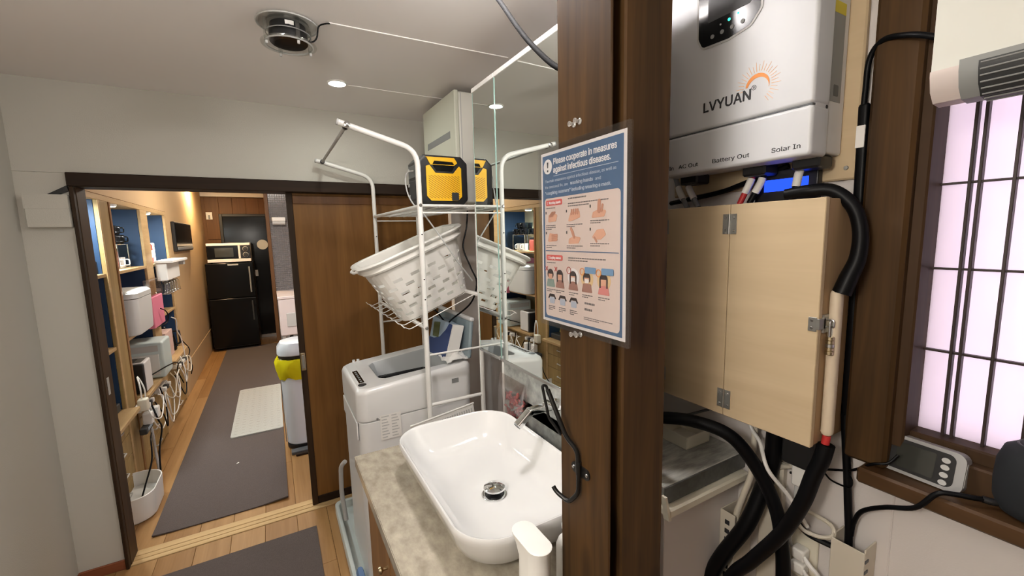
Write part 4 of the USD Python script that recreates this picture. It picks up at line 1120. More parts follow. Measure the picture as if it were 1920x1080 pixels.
for z in (0.045, 0.090, 0.150):
    part(rd, "side_latch", cbox(rx0 - 0.0055, rx0 - 0.001, ry1 - 0.035, ry1 - 0.015, rz0 + z - 0.006, rz0 + z + 0.006, 0.001), "light_grey")
part(rd, "cord", tube([(0.520, 1.700, 1.775), (0.498, 1.712, 1.768), (0.491, 1.722, 1.735), (0.495, 1.700, 1.675), (0.512, 1.655, 1.622), (0.535, 1.640, 1.598), (0.600, 1.640, 1.508), (0.670, 1.640, 1.405), (0.745, 1.665, 1.318)], 0.0030, 8, 6), "light_grey", 40, label="pale grey cord")
part(ac, "power_cord", tube([(0.790, 1.790, 1.64), (0.776, 1.780, 1.55), (0.752, 1.770, 1.46), (0.772, 1.740, 1.37), (0.790, 1.720, 1.30), (0.765, 1.735, 1.21), (0.700, 1.80, 1.135), (0.690, 1.86, 1.105), (0.670, 1.93, 1.15), (0.650, 2.02, 1.19), (0.655, 2.08, 1.27)], 0.0038, 8, 8), "black_rubber", 40, label="black power cord")
trb = thing("wire_tray", "white plastic slatted tray standing on edge between rack and counter", "tray", (0.56, 1.585, 0.70))
_tt = lambda m: rot(m, (0, 1, 0), -7.5, (0.555, 1.56, 0.745))
part(trb, "tray_board", _tt(cbox(0.420, 0.690, 1.560, 1.566, 0.700, 0.795, 0.002)), "white_plastic")
_sl = [cbox(0.432 + k * 0.0105, 0.4375 + k * 0.0105, 1.5585, 1.561, z0, z0 + 0.024, 0.0005) for k in range(24) for z0 in (0.722, 0.756)]
part(trb, "tray_slats", _tt(join(*_sl)), "light_grey", kind="stuff")
part(trb, "tray_rim", _tt(join(bar((0.418, 1.562, 0.797), (0.692, 1.562, 0.797), 0.004), bar((0.418, 1.562, 0.698), (0.692, 1.562, 0.698), 0.004))), "white_plastic", 40)
part(trb, "tray_leg", bar((0.43, 1.57, 0.0), (0.43, 1.57, 0.70), 0.005), "white_plastic", 40)
part(trb, "tray_leg", bar((0.68, 1.57, 0.0), (0.68, 1.57, 0.70), 0.005), "white_plastic", 40)

# ------------------------------------------------------------------ power corner: inverter, wooden box, cables
single("backing_board", cbox(0.966, 0.9795, 0.386, 0.800, 1.600, CEIL - 0.01, 0.003), "plywood", "beige backing board on the wall behind the power inverter", "board")
for _i, (_y, _z) in enumerate(((0.402, 1.622),)):
    single("board_screw", face_x(lathe([(0.0045, 0), (0.0035, 0.0015)], seg=12), 0.966, _y, _z), "dull_steel", "screw in the bottom corner of the backing board", "screw", 40)
IF, IY0, IY1, IZ0, IZ1 = 0.850, 0.410, 0.742, 1.640, 2.090
iv = thing("power_inverter", "white wall power inverter with an orange sun logo and black control window", "inverter", (0.91, 0.576, IZ0))
part(iv, "case", rbox(IF + 0.012, 0.9655, IY0 + 0.002, IY1 - 0.002, IZ0 + 0.006, IZ1, 0.004, 8), "inverter_side", 40)
part(iv, "front_cover", rbox(IF, IF + 0.060, IY0, IY1, 1.7300, IZ1, 0.007), "inverter_white", 40)
part(iv, "lower_cover", rbox(IF, IF + 0.060, IY0, IY1, IZ0, 1.7280, 0.007), "inverter_white", 40)
part(iv, "cover_seam", cbox(IF + 0.004, IF + 0.03, IY0 + 0.003, IY1 - 0.003, 1.7275, 1.7305, 0.0003), "dark_grey")
_cw = Polygon([(-0.072, 0.09), (-0.070, -0.020), (-0.060, -0.040), (0.0, -0.043), (0.045, -0.034), (0.064, -0.012), (0.066, 0.09)]).buffer(-0.010).buffer(0.010, 5)
cw = part(iv, "control_window", face_x(ext(_cw, 0.0022), IF, 0.576, 1.942), "black_gloss", label="black window with buttons and lights")
part(cw, "window_rim", face_x(ext(_cw.buffer(0.0045, 5).difference(_cw), 0.0016), IF, 0.576, 1.942), "light_grey")
part(cw, "display", face_x(ext(rpoly(-0.048, 0.005, 0.045, 0.075, 0.003), 0.0004), IF - 0.0022, 0.576, 1.942), "charcoal")
for (u, v_, m_) in ((-0.018, -0.009, "light_grey"), (0.001, -0.007, "led_green"), (0.020, -0.003, "led_green")):
    part(cw, "status_light", face_x(move(disc(0.0030 if m_ == "led_green" and u < 0.01 else 0.0018, 0.0008), (u, v_, 0)), IF - 0.0022, 0.576, 1.942), m_)
for k, u in enumerate((-0.036, -0.014, 0.008, 0.030)):
    part(cw, "control_button", face_x(move(disc(0.0042, 0.0012), (u, -0.026 + 0.0012 * k, 0)), IF - 0.0022, 0.576, 1.942), "mid_grey")
part(iv, "brand_lettering", face_x(fit_text("LVYUAN", 0.0195, 0.108, 0.0006, bold=True), IF, 0.632, 1.766), "ink")
part(iv, "registered_mark", face_x(join(ext(Point(0, 0).buffer(0.0048).difference(Point(0, 0).buffer(0.0040)), 0.0005), move(text("R", 0.0045, 0.0005), (-0.0017, -0.0022, 0))), IF, 0.5185, 1.786), "ink")
_cr = Point(0, 0).buffer(0.0235, 16).difference(Point(0.001, -0.0055).buffer(0.0215, 16)).difference(sbox(-0.03, -0.03, -0.012, 0.002))
sn = part(iv, "sun_crescent", face_x(ext(_cr, 0.0006), IF, 0.512, 1.787), "orange_print")
_ry = []
for k in range(25):
    a = math.radians(-55 + k * 10)
    l0, l1 = 0.0275, 0.0275 + (0.012 if k % 2 == 0 else 0.017)
    q = Polygon([(l0, -0.0006), (l1, -0.0003), (l1, 0.0003), (l0, 0.0006)])
    _ry.append(ext(affinity.rotate(q, math.degrees(a), origin=(0, 0)), 0.0005))
part(iv, "sun_rays", face_x(join(*_ry), IF, 0.512, 1.787), "peach_print")
for t, y0, w in (("AC In", 0.7405, 0.034), ("AC Out", 0.692, 0.052), ("Battery Out", 0.605, 0.083), ("Solar In", 0.479, 0.052)):
    part(iv, "port_lettering", face_x(fit_text(t, 0.0085, w, 0.0005), IF, y0, 1.6545), "ink")
sd = part(iv, "side_label", face_y(ext(sbox(0.0, 0.0, 0.058, 0.172), 0.0006), 0.889, IY0 + 0.002, 1.740), "mid_grey")
part(sd, "label_header", face_y(ext(sbox(0.0, 0.152, 0.058, 0.172), 0.0009), 0.889, IY0 + 0.002, 1.740), "yellow_label", label="yellow header of the side label")
part(sd, "label_mark", face_y(ext(rpoly(0.030, 0.010, 0.048, 0.030, 0.003), 0.0009), 0.889, IY0 + 0.002, 1.740), "dark_grey")
for (x, z) in ((0.868, 1.908), (0.868, 1.752), (0.870, 1.694), (0.900, 1.728), (0.900, 1.715)):
    part(iv, "case_screw", face_y(lathe([(0.0035, 0), (0.003, 0.0012)], seg=10), x, IY0 + 0.0018, z), "ink", 40)
for y in (0.445, 0.545, 0.705):
    part(iv, "cable_gland", cbox(0.895, 0.945, y - 0.03, y + 0.02, 1.622, 1.646, 0.004), "black_plastic")

wbx = thing("wooden_box", "pale plywood cabinet with two folding doors hung below the inverter", "cabinet", (0.915, 0.553, 1.10))
BY0, BY1, BZ0, BZ1, BF = 0.379, 0.7265, 1.098, 1.563, 0.850
HY = 0.5575
part(wbx, "box_side", cbox(BF + 0.013, 0.978, BY0 + 0.001, BY0 + 0.013, BZ0 + 0.001, BZ1 - 0.001), "plywood_shaded")
part(wbx, "box_side", cbox(BF + 0.013, 0.978, BY1 - 0.013, BY1 - 0.001, BZ0 + 0.001, BZ1 - 0.001), "plywood_shaded")
part(wbx, "box_top", cbox(BF + 0.013, 0.978, BY0 + 0.014, BY1 - 0.014, BZ1 - 0.013, BZ1 - 0.001), "plywood_shaded")
part(wbx, "box_bottom", cbox(BF + 0.013, 0.978, BY0 + 0.014, BY1 - 0.014, BZ0 + 0.001, BZ0 + 0.013), "plywood_shaded")
part(wbx, "box_back", cbox(0.972, 0.979, BY0 + 0.014, BY1 - 0.014, BZ0 + 0.014, BZ1 - 0.014), "plywood_shaded")
dA = part(wbx, "box_door", cbox(BF, BF + 0.0125, HY + 0.0006, BY1, BZ0, BZ1, 0.0012), "plywood")
dB = part(wbx, "box_door", cbox(BF, BF + 0.0125, BY0, HY - 0.0006, BZ0, BZ1, 0.0012), "plywood")


def hinge(y, z, w=0.0155, h=0.021):
    for s in (-1, 1):
        c_ = part(wbx, "hinge_leaf", cbox(BF - 0.0014, BF, min(y + s * 0.002, y + s * w), max(y + s * 0.002, y + s * w), z - h, z + h, 0.0004), "dull_steel")
        for q in (-0.62, 0.62):
            part(c_, "hinge_screw", face_x(lathe([(0.0027, 0), (0.002, 0.0010)], seg=10), BF - 0.0014, y + s * w * 0.6, z + q * h), "steel", 40)
    part(wbx, "hinge_pin", bar((BF - 0.0018, y, z - h), (BF - 0.0018, y, z + h), 0.0025, 10), "dull_steel", 40)


hinge(HY, 1.522); hinge(HY - 0.002, 1.137)
for z in (1.520, 1.150):
    c_ = part(wbx, "hinge_leaf", cbox(BF - 0.0014, BF, 0.7150, 0.7275, z - 0.017, z + 0.017, 0.0004), "dull_steel")
lt = part(wbx, "hasp", join(cbox(BF - 0.0022, BF, BY0 + 0.002, BY0 + 0.016, 1.322, 1.348, 0.0006), cbox(BF - 0.0022, BF + 0.020, BY0 - 0.003, BY0 + 0.003, 1.326, 1.346, 0.0006), cbox(BF + 0.014, BF + 0.040, BY0 - 0.003, BY0 + 0.0008, 1.318, 1.352, 0.0006)), "dull_steel")
for z in (1.328, 1.342):
    part(lt, "hasp_screw", face_x(lathe([(0.0028, 0), (0.002, 0.001)], seg=10), BF - 0.0022, BY0 + 0.010, z), "steel", 40)
part(lt, "hasp_staple", bent([(BF + 0.024, BY0 + 0.001, 1.343), (BF + 0.024, BY0 - 0.014, 1.343), (BF + 0.024, BY0 - 0.014, 1.329), (BF + 0.024, BY0 + 0.001, 1.329)], 0.0018, 0.004, 8), "steel", 40)
pl = thing("padlock", "small brass combination padlock hanging from the hasp of the plywood cabinet", "padlock", (0.874, BY0 - 0.010, 1.277))
part(pl, "shackle", bent([(0.869, BY0 - 0.010, 1.312), (0.869, BY0 - 0.010, 1.341), (0.879, BY0 - 0.010, 1.341), (0.879, BY0 - 0.010, 1.312)], 0.0017, 0.004, 8), "steel", 40)
for k in range(5):
    part(pl, "number_wheel", lathe([(0.0062, 0), (0.0070, 0.001), (0.0070, 0.0055), (0.0062, 0.0065)], (0.874, BY0 - 0.010, 1.278 + 0.0068 * k), 12), "brass" if k != 2 else "steel")

lc = thing("display_module", "small black box with a glowing blue display between inverter and plywood cabinet", "display", (0.955, 0.50, 1.55))
part(lc, "module_case", rbox(0.948, 0.9655, 0.440, 0.566, 1.560, 1.633, 0.003, 8), "black_plastic", 40)
part(lc, "blue_screen", face_x(ext(sbox(0.0, 0.0, 0.088, 0.025), 0.0006), 0.948, 0.545, 1.589), "lcd_blue")

for n_, pts, m_, l_ in (("red_cable", [(0.93, 0.552, 1.645), (0.92, 0.562, 1.608), (0.915, 0.579, 1.566)], "red_cable", "red battery cable, leftmost of the pair under the inverter"),
                        ("black_cable", [(0.93, 0.529, 1.645), (0.92, 0.538, 1.606), (0.915, 0.557, 1.566)], "black_rubber", "black battery cable right of the red one under the inverter"),
                        ("grey_cable", [(0.93, 0.766, 1.650), (0.92, 0.743, 1.609), (0.915, 0.715, 1.566)], "grey_cable", "grey mains cable nearest the wooden post under the inverter"),
                        ("grey_cable", [(0.93, 0.740, 1.650), (0.92, 0.711, 1.606), (0.915, 0.684, 1.566)], "grey_cable", "grey mains cable right of its twin under the inverter"),
                        ("solar_cable", [(0.93, 0.460, 1.645), (0.918, 0.462, 1.613), (0.912, 0.466, 1.566)], "black_rubber", "black solar cable in front of the blue display")):
    t = thing(n_, l_, "cable", pts[-1])
    part(t, "cable_sheath", tube(pts, 0.0062, 10, 6), m_, 40)
    p = np.array(pts[1]); q = np.array(pts[2]); o = np.array(pts[0])
    part(t, "cable_tag", tube([p + (o - p) * 0.30, p, p + (q - p) * 0.45], 0.0078, 10, 4), "paper", 40)
single("cable_bundle", tube([(0.955, 0.80, 1.585), (0.955, 0.66, 1.60), (0.95, 0.60, 1.612), (0.955, 0.50, 1.640)], 0.006, 8, 6), "black_rubber", "thin black wires lying along the backing board under the inverter", "cable", 40)

single("cable_sleeve", tube([(0.890, 0.470, 1.5765), (0.897, 0.432, 1.580), (0.908, 0.396, 1.577), (0.915, 0.366, 1.547), (0.913, 0.351, 1.503), (0.906, 0.349, 1.456), (0.898, 0.357, 1.420), (0.892, 0.364, 1.390)], [0.010, 0.0118, 0.0118, 0.0118, 0.0120, 0.0128, 0.0145, 0.0150], 14, 8), "black_rubber", "thick black braided sleeve arching from the plywood cabinet's top down to the conduit", "cable sleeve", 40)
cd = thing("cable_conduit", "cream vertical cable conduit on the right side of the plywood cabinet", "conduit", (0.889, 0.367, 1.10))
part(cd, "conduit_tube", rbox(0.878, 0.900, 0.3600, 0.3785, 1.117, 1.398, 0.008), "conduit_cream", 40)
part(cd, "red_end", tube([(0.885, 0.368, 1.119), (0.884, 0.369, 1.102)], 0.0070, 10, 1), "red_cable", 40, label="red cable end below the conduit")
TH = 0.0145
single("heavy_cable", tube([(0.78, 0.79, 1.02), (0.80, 0.69, 1.053), (0.82, 0.609, 1.070), (0.86, 0.542, 1.051), (0.895, 0.498, 0.982), (0.912, 0.464, 0.901), (0.912, 0.448, 0.829), (0.912, 0.441, 0.751), (0.912, 0.438, 0.60), (0.915, 0.435, 0.25)], TH, 14, 8), "black_rubber", "thick black cable arching from behind the wooden post over the stone ledge", "cable", 40)
single("heavy_cable", tube([(0.889, 0.369, 1.100), (0.885, 0.374, 1.065), (0.882, 0.384, 1.030), (0.878, 0.399, 0.964), (0.876, 0.433, 0.877), (0.873, 0.489, 0.777), (0.866, 0.534, 0.698), (0.862, 0.580, 0.53), (0.862, 0.60, 0.2)], TH, 14, 8), "black_rubber", "thick black cable slanting left from the plywood cabinet's right bottom corner", "cable", 40)
single("heavy_cable", tube([(0.945, 0.49, 1.098), (0.945, 0.492, 1.051), (0.945, 0.495, 0.991), (0.935, 0.505, 0.926), (0.905, 0.522, 0.832), (0.880, 0.562, 0.735), (0.868, 0.590, 0.651), (0.862, 0.640, 0.50), (0.862, 0.66, 0.2)], 0.0175, 14, 8), "black_rubber", "thickest black cable loom dropping from the plywood cabinet's underside", "cable", 40)
single("white_cable", tube([(0.940, 0.545, 1.097), (0.93, 0.538, 1.057), (0.92, 0.51, 1.033), (0.90, 0.479, 0.99), (0.935, 0.45, 0.93), (0.955, 0.42, 0.87)], 0.0042, 8, 6), "white_plastic", "thin white cable running down between the thick black ones", "cable", 40)
single("cream_cable", tube([(0.945, 0.535, 1.097), (0.94, 0.536, 0.99), (0.93, 0.532, 0.941), (0.925, 0.546, 0.880), (0.925, 0.561, 0.815), (0.925, 0.568, 0.70)], 0.0070, 10, 6), "cream_cable", "cream cable entering the slotted duct, nearest the stone ledge", "cable", 40)
single("cream_cable", tube([(0.950, 0.455, 0.995), (0.966, 0.490, 0.968), (0.968, 0.526, 0.918), (0.955, 0.550, 0.869), (0.945, 0.563, 0.82), (0.945, 0.565, 0.72)], 0.0060, 10, 6), "cream_cable", "cream cable crossing into the slotted duct from the right", "cable", 40)
single("hook_strap", tube([(0.966, 0.445, 0.862), (0.958, 0.425, 0.855), (0.95, 0.401, 0.858), (0.966, 0.355, 0.852)], 0.0058, 8, 6), "black_rubber", "short thick black lead below the looped cream cord", "cable", 40)
sdct = thing("slotted_duct", "cream slotted cable duct on the end of the pipe ledge", "duct", (0.915, 0.575, 0.30))
part(sdct, "duct_body", join(cbox(0.906, 0.909, 0.551, 0.5885, 0.30, 0.832, 0.0005), cbox(0.972, 0.975, 0.551, 0.5885, 0.30, 0.832, 0.0005), cbox(0.909, 0.972, 0.586, 0.589, 0.30, 0.832, 0.0005), cbox(0.909, 0.972, 0.551, 0.553, 0.30, 0.760, 0.0005)), "duct_cream")
for k in range(9):
    part(sdct, "duct_slot", rbox(0.9052, 0.9072, 0.564, 0.576, 0.800 - k * 0.023, 0.812 - k * 0.023, 0.004, 8), "ink", 40)
tk = thing("cable_trunking", "cream vertical cable trunking in the corner behind the thick black cables", "trunking", (0.965, 0.505, 0.20))
part(tk, "trunking_base", cbox(0.962, 0.9795, 0.478, 0.528, 0.20, 0.985, 0.002), "duct_cream")
part(tk, "trunking_cover", cbox(0.956, 0.964, 0.482, 0.524, 0.20, 0.90, 0.003), "duct_cream")
ad = thing("power_adapter", "black power adapter plugged in just below the plywood cabinet", "adapter", (0.955, 0.44, 0.985))
part(ad, "adapter_body", rbox(0.925, 0.972, 0.408, 0.468, 1.008, 1.092, 0.006), "black_plastic", 40)
part(ad, "adapter_strain", tube([(0.945, 0.43, 1.010), (0.947, 0.437, 0.985), (0.955, 0.46, 0.975)], 0.003, 8, 5), "black_plastic", 40)
pg = thing("cable_plug", "white plug with grey lower housing hanging beneath the black power adapter", "plug", (0.955, 0.437, 0.93))
part(pg, "plug_body", rbox(0.940, 0.968, 0.424, 0.452, 0.958, 1.004, 0.004), "white_plastic", 40)
part(pg, "plug_neck", rbox(0.945, 0.965, 0.428, 0.448, 0.925, 0.957, 0.004), "light_grey", 40)
part(pg, "plug_cord", tube([(0.955, 0.438, 0.926), (0.956, 0.445, 0.88), (0.960, 0.455, 0.82), (0.962, 0.45, 0.80)], 0.0035, 8, 5), "light_grey", 40)
ol = thing("wall_outlet", "cream wall outlet with plugs low on the wall behind the black cables", "outlet", (0.972, 0.445, 0.76))
part(ol, "outlet_plate", rbox(0.972, 0.9795, 0.405, 0.475, 0.730, 0.850, 0.003, 8), "cream_plastic", 40)
for z in (0.800, 0.768):
    p_ = part(ol, "outlet_plug", rbox(0.945, 0.972, 0.418, 0.446, z - 0.013, z + 0.013, 0.005, 8), "white_plastic", 40)
    part(p_, "plug_lead", tube([(0.950, 0.420, z), (0.942, 0.405, z - 0.006), (0.948, 0.385, z - 0.03), (0.955, 0.365, z - 0.11)], 0.0045, 8, 5), "white_plastic", 40)
part(ol, "looped_cord", tube([(0.955, 0.455, 0.890), (0.95, 0.439, 0.873), (0.948, 0.421, 0.863), (0.94, 0.387, 0.874), (0.938, 0.366, 0.892), (0.948, 0.374, 0.905), (0.958, 0.408, 0.904), (0.966, 0.445, 0.897)], 0.0042, 8, 6), "cream_cable", 40)
for k, (y, w_) in enumerate(((0.860, 0.10),)):
    single("paper_sheets", join(cbox(0.80, 0.95, 0.79, 0.96, 0.9652, 0.968, 0.0005), rot(cbox(0.82, 0.95, 0.76, 0.93, 0.9682, 0.9705, 0.0005), (0, 0, 1), 14, (0.9, 0.85, 0.97))), "paper", "white paper sheets lying on the stone ledge under the plywood cabinet", "paper")
single("white_tray", join(cbox(0.86, 0.95, 0.655, 0.745, 0.9655, 0.970, 0.001), cbox(0.86, 0.864, 0.655, 0.745, 0.970, 0.998, 0.001), cbox(0.946, 0.95, 0.655, 0.745, 0.970, 0.998, 0.001), cbox(0.865, 0.945, 0.655, 0.659, 0.970, 0.998, 0.001), cbox(0.865, 0.945, 0.741, 0.745, 0.970, 0.998, 0.001)), "cream_plastic", "white open tray on the stone ledge next to the paper sheets", "tray")
single("ledge_wire", tube([(0.75, 0.90, 0.972), (0.80, 0.82, 0.985), (0.84, 0.76, 1.008), (0.90, 0.70, 1.03), (0.95, 0.66, 1.05)], 0.0035, 8, 6), "dark_grey", "thin dark wire lying over the paper sheets on the stone ledge", "wire", 40)

rc = thing("wall_cable", "black cable dropping along the wall between backing board and window post", "cable", (0.965, 0.37, 0.90))
part(rc, "cable_run", tube([(0.955, 0.262, 1.790), (0.935, 0.286, 1.806), (0.94, 0.319, 1.822), (0.952, 0.355, 1.830), (0.962, 0.376, 1.809), (0.967, 0.381, 1.757), (0.967, 0.382, 1.70)], 0.0048, 10, 8), "black_rubber", 40)
_v, _f = rbox(0.962, 0.977, -0.0088, 0.0088, 1.135, 1.735, 0.006)
part(rc, "flat_sleeve", (_v + np.stack([0 * _v[:, 0], np.interp(_v[:, 2], [1.13, 1.39, 1.6, 1.74], [0.372, 0.378, 0.383, 0.381]), 0 * _v[:, 0]], 1), _f), "black_rubber", 40)
part(rc, "sleeve_tag", rbox(0.9605, 0.9640, 0.3745, 0.3885, 1.655, 1.695, 0.001, 8), "paper", 40)
part(rc, "cable_tail", tube([(0.967, 0.372, 1.14), (0.962, 0.3655, 1.08), (0.960, 0.359, 1.02), (0.958, 0.353, 0.96), (0.958, 0.348, 0.90), (0.958, 0.345, 0.80)], [0.0085, 0.0075, 0.007, 0.007, 0.007, 0.007], 10, 6), "black_rubber", 40)
dc = thing("wall_duct", "cream cable duct with open top at the bottom right of the wall", "duct", (0.955, 0.338, 0.30))
part(dc, "duct_front", cbox(0.930, 0.933, 0.310, 0.366, 0.30, 0.893, 0.001), "duct_cream")
part(dc, "duct_side", cbox(0.933, 0.9795, 0.310, 0.313, 0.30, 0.900, 0.001), "duct_cream")
part(dc, "duct_side", cbox(0.933, 0.9795, 0.363, 0.366, 0.30, 0.900, 0.001), "duct_cream")
part(dc, "duct_teeth", join(*[cbox(0.931, 0.945, 0.3085, 0.3115, 0.872 - k * 0.022, 0.878 - k * 0.022, 0.0005) for k in range(10)]), "dark_grey", kind="stuff")
single("thin_wire", tube([(0.955, 0.430, 0.998), (0.960, 0.385, 1.018), (0.955, 0.350, 1.036), (0.945, 0.318, 1.067), (0.950, 0.296, 1.078), (0.962, 0.286, 1.095)], 0.0024, 8, 6), "black_rubber", "thin black wire running from the adapter across to the window post", "wire", 40)
single("thin_wire", tube([(0.955, 0.435, 1.006), (0.965, 0.406, 1.004), (0.963, 0.386, 0.993), (0.950, 0.353, 1.000), (0.948, 0.346, 1.012), (0.955, 0.352, 1.022), (0.966, 0.365, 1.020)], 0.0018, 8, 6), "black_rubber", "thin black wire making a small loop below the window sill's end", "wire", 40)

# ------------------------------------------------------------------ window sill things and wall heater
mt = thing("power_meter", "silver rimmed meter with dark screen and four buttons leaning on the window sill", "meter", (0.975, 0.258, 1.0605))


def ml(mesh):
    """Meter drawing (u along -Y from its left edge, v up) leaned back on the sill."""
    v, f = face_x(mesh, 0.962, 0.314, 1.062)
    return rot(rot((v, f), (0, 1, 0), 12, (0.962, 0.31, 1.062)), (0, 0, 1), -4, (0.962, 0.26, 1.062))


_mo = rpoly(0, 0, 0.112, 0.068, 0.014)
part(mt, "meter_body", ml(move(ext(_mo, 0.022), (0, 0, -0.022))), "device_silver")
part(mt, "meter_face", ml(ext(rpoly(0.006, 0.006, 0.100, 0.062, 0.011), 0.001)), "black_plastic")
part(mt, "meter_screen", ml(move(ext(rpoly(0.022, 0.012, 0.075, 0.056, 0.003), 0.0006), (0, 0, 0.001))), "screen_dark")
for z in (0.012, 0.025, 0.038, 0.050):
    part(mt, "meter_button", ml(move(ext(affinity.scale(Point(0, 0).buffer(0.0045, 6), 1.25, 1.0), 0.0016), (0.088, z, 0.001))), "light_grey")
part(mt, "meter_cap", ml(move(ext(rpoly(0.103, 0.012, 0.1125, 0.056, 0.003), 0.006), (0, 0, -0.010))), "light_grey")
single("meter_cable", tube([(0.958, 0.344, 0.900), (0.955, 0.340, 0.932), (0.948, 0.326, 0.966), (0.935, 0.29, 1.000), (0.922, 0.246, 1.030), (0.926, 0.223, 1.0665), (0.935, 0.205, 1.073), (0.945, 0.186, 1.074), (0.955, 0.176, 1.0735)], 0.0042, 10, 8), "black_rubber", "black cable rising from the wall duct across to the meter and round speaker", "cable", 40)
spk = thing("smart_speaker", "round black cloth-covered speaker at the right end of the window sill", "speaker", (0.985, 0.122, 1.0605))
part(spk, "cloth_body", lathe([(0.034, 0.0), (0.044, 0.006), (0.0505, 0.022), (0.052, 0.050), (0.0505, 0.082), (0.044, 0.104), (0.030, 0.114), (0.001, 0.1155)], (0.985, 0.123, 1.0605), 32), "speaker_cloth", 60)
part(spk, "top_ring", ring((0.985, 0.123, 1.1735), 0.030, 0.0016, 28), "charcoal", 40)
part(spk, "cord_plug", tube([(0.955, 0.178, 1.0735), (0.958, 0.170, 1.0725), (0.965, 0.160, 1.0725)], 0.0055, 10, 4), "black_plastic", 40)

ht = thing("wall_heater", "white wall heater unit with dark slatted grille above the small window", "heater", (0.89, -0.05, 1.655))
hx0_ = 0.800
part(ht, "heater_cover", loft([np.array([(x, y, z) for x, z in
      [(0.975, 1.712), (0.880, 1.686), (0.842, 1.679), (0.820, 1.681), (0.807, 1.692), (0.800, 1.714), (0.800, 2.10), (0.812, 2.135), (0.975, 2.14)]]) for y in (0.2420, -0.38)][::-1]), "heater_white", 30)
part(ht, "bottom_lip", loft([np.array([(x, y, z) for x, z in [(0.880, 1.6825), (0.841, 1.6750), (0.818, 1.6770), (0.8050, 1.6895), (0.7985, 1.709), (0.7985, 1.716), (0.802, 1.716), (0.809, 1.694), (0.822, 1.683), (0.842, 1.681), (0.880, 1.688)]]) for y in (0.2425, -0.385)][::-1]), "heater_pink", 30)
gr = part(ht, "grille_frame", loft([np.array([(x, y, z) for x, z in [(0.860, 1.6765), (0.840, 1.6728), (0.8165, 1.6750), (0.8030, 1.6880), (0.7965, 1.708), (0.7965, 1.722), (0.7995, 1.722), (0.807, 1.692), (0.820, 1.681), (0.860, 1.682)]]) for y in (0.2140, -0.34)][::-1]), "slot_grey", 30)
part(gr, "grille_opening", loft([np.array([(x, y, z) for x, z in [(0.852, 1.6740), (0.840, 1.6718), (0.8160, 1.6740), (0.8020, 1.6875), (0.7957, 1.706), (0.7957, 1.715), (0.7975, 1.715), (0.804, 1.690), (0.818, 1.677), (0.852, 1.677)]]) for y in (0.1960, -0.32)][::-1]), "charcoal", 30)
for (x, z, d) in ((0.7955, 1.712, 0), (0.7955, 1.704, 0), (0.7975, 1.6965, 0), (0.8010, 1.6890, 0), (0.8065, 1.6820, 0), (0.8135, 1.6760, 0), (0.8230, 1.6722, 0), (0.835, 1.6705, 0)):
    part(gr, "grille_slat", bar((x, 0.194, z), (x, -0.318, z), 0.0011, 8), "mid_grey", 40)

# ------------------------------------------------------------------ floor mats
def matmesh(x0, x1, y0, y1, t, lift=()):
    nx, ny = 24, 60
    gx, gy = np.meshgrid(np.linspace(x0, x1, nx), np.linspace(y0, y1, ny), indexing="ij")
    up_ = 0.0015 * meshkit.fbm(np.stack([gx * 4, gy * 3, gx * 0], -1), 2, 3)
    for (cx, cy, h, s) in lift:
        up_ = up_ + h * np.exp(-((gx - cx) ** 2 + (gy - cy) ** 2) / s**2)
    top = np.stack([gx, gy, t + up_], -1).reshape(-1, 3)
    bot = np.stack([gx, gy, 0.0008 + up_ * 0.8], -1).reshape(-1, 3)
    q = [[i * ny + j, (i + 1) * ny + j, (i + 1) * ny + j + 1, i * ny + j + 1] for i in range(nx - 1) for j in range(ny - 1)]
    n = nx * ny
    q2 = [[a + n for a in r[::-1]] for r in q]
    rim = [i * ny for i in range(nx)] + [(nx - 1) * ny + j for j in range(1, ny)] + [i * ny + ny - 1 for i in range(nx - 2, -1, -1)] + [j for j in range(ny - 2, 0, -1)]
    side = [[rim[k], rim[k] + n, rim[(k + 1) % len(rim)] + n, rim[(k + 1) % len(rim)]] for k in range(len(rim))]
    return np.vstack([top, bot]), np.array(q + q2 + side)


single("runner_carpet", matmesh(-0.660, -0.035, 2.675, 7.05, 0.006, [(-0.66, 2.675, 0.006, 0.06), (-0.035, 2.675, 0.012, 0.10)]), "carpet", "long grey-brown runner carpet on the wooden floor beyond the sliding door", "carpet")
single("runner_carpet", matmesh(-0.560, 0.086, 0.15, 2.322, 0.006), "carpet", "grey-brown carpet in the near room before the door threshold", "carpet")
bm = thing("bath_mat", "pale grey bath mat with a pattern of small marks on the runner carpet", "mat", (-0.215, 4.33, 0.0075))
part(bm, "mat_pad", ext(rpoly(-0.395, 3.745, -0.035, 4.945, 0.02), 0.010) if False else move(ext(rpoly(-0.395, 3.745, -0.035, 4.945, 0.02), 0.009), (0, 0, 0.0078)), "bath_mat")
_mk = []
for i in range(7):
    for j in range(20):
        a = 35 if (i + j) % 2 else -35
        q = affinity.translate(affinity.rotate(sbox(-0.012, -0.003, 0.012, 0.003), a, origin=(0, 0)), -0.365 + i * 0.05, 3.80 + j * 0.057)
        _mk.append(move(ext(q, 0.0008), (0, 0, 0.0166)))
part(bm, "mat_marks", join(*_mk), "mat_pattern", kind="stuff")

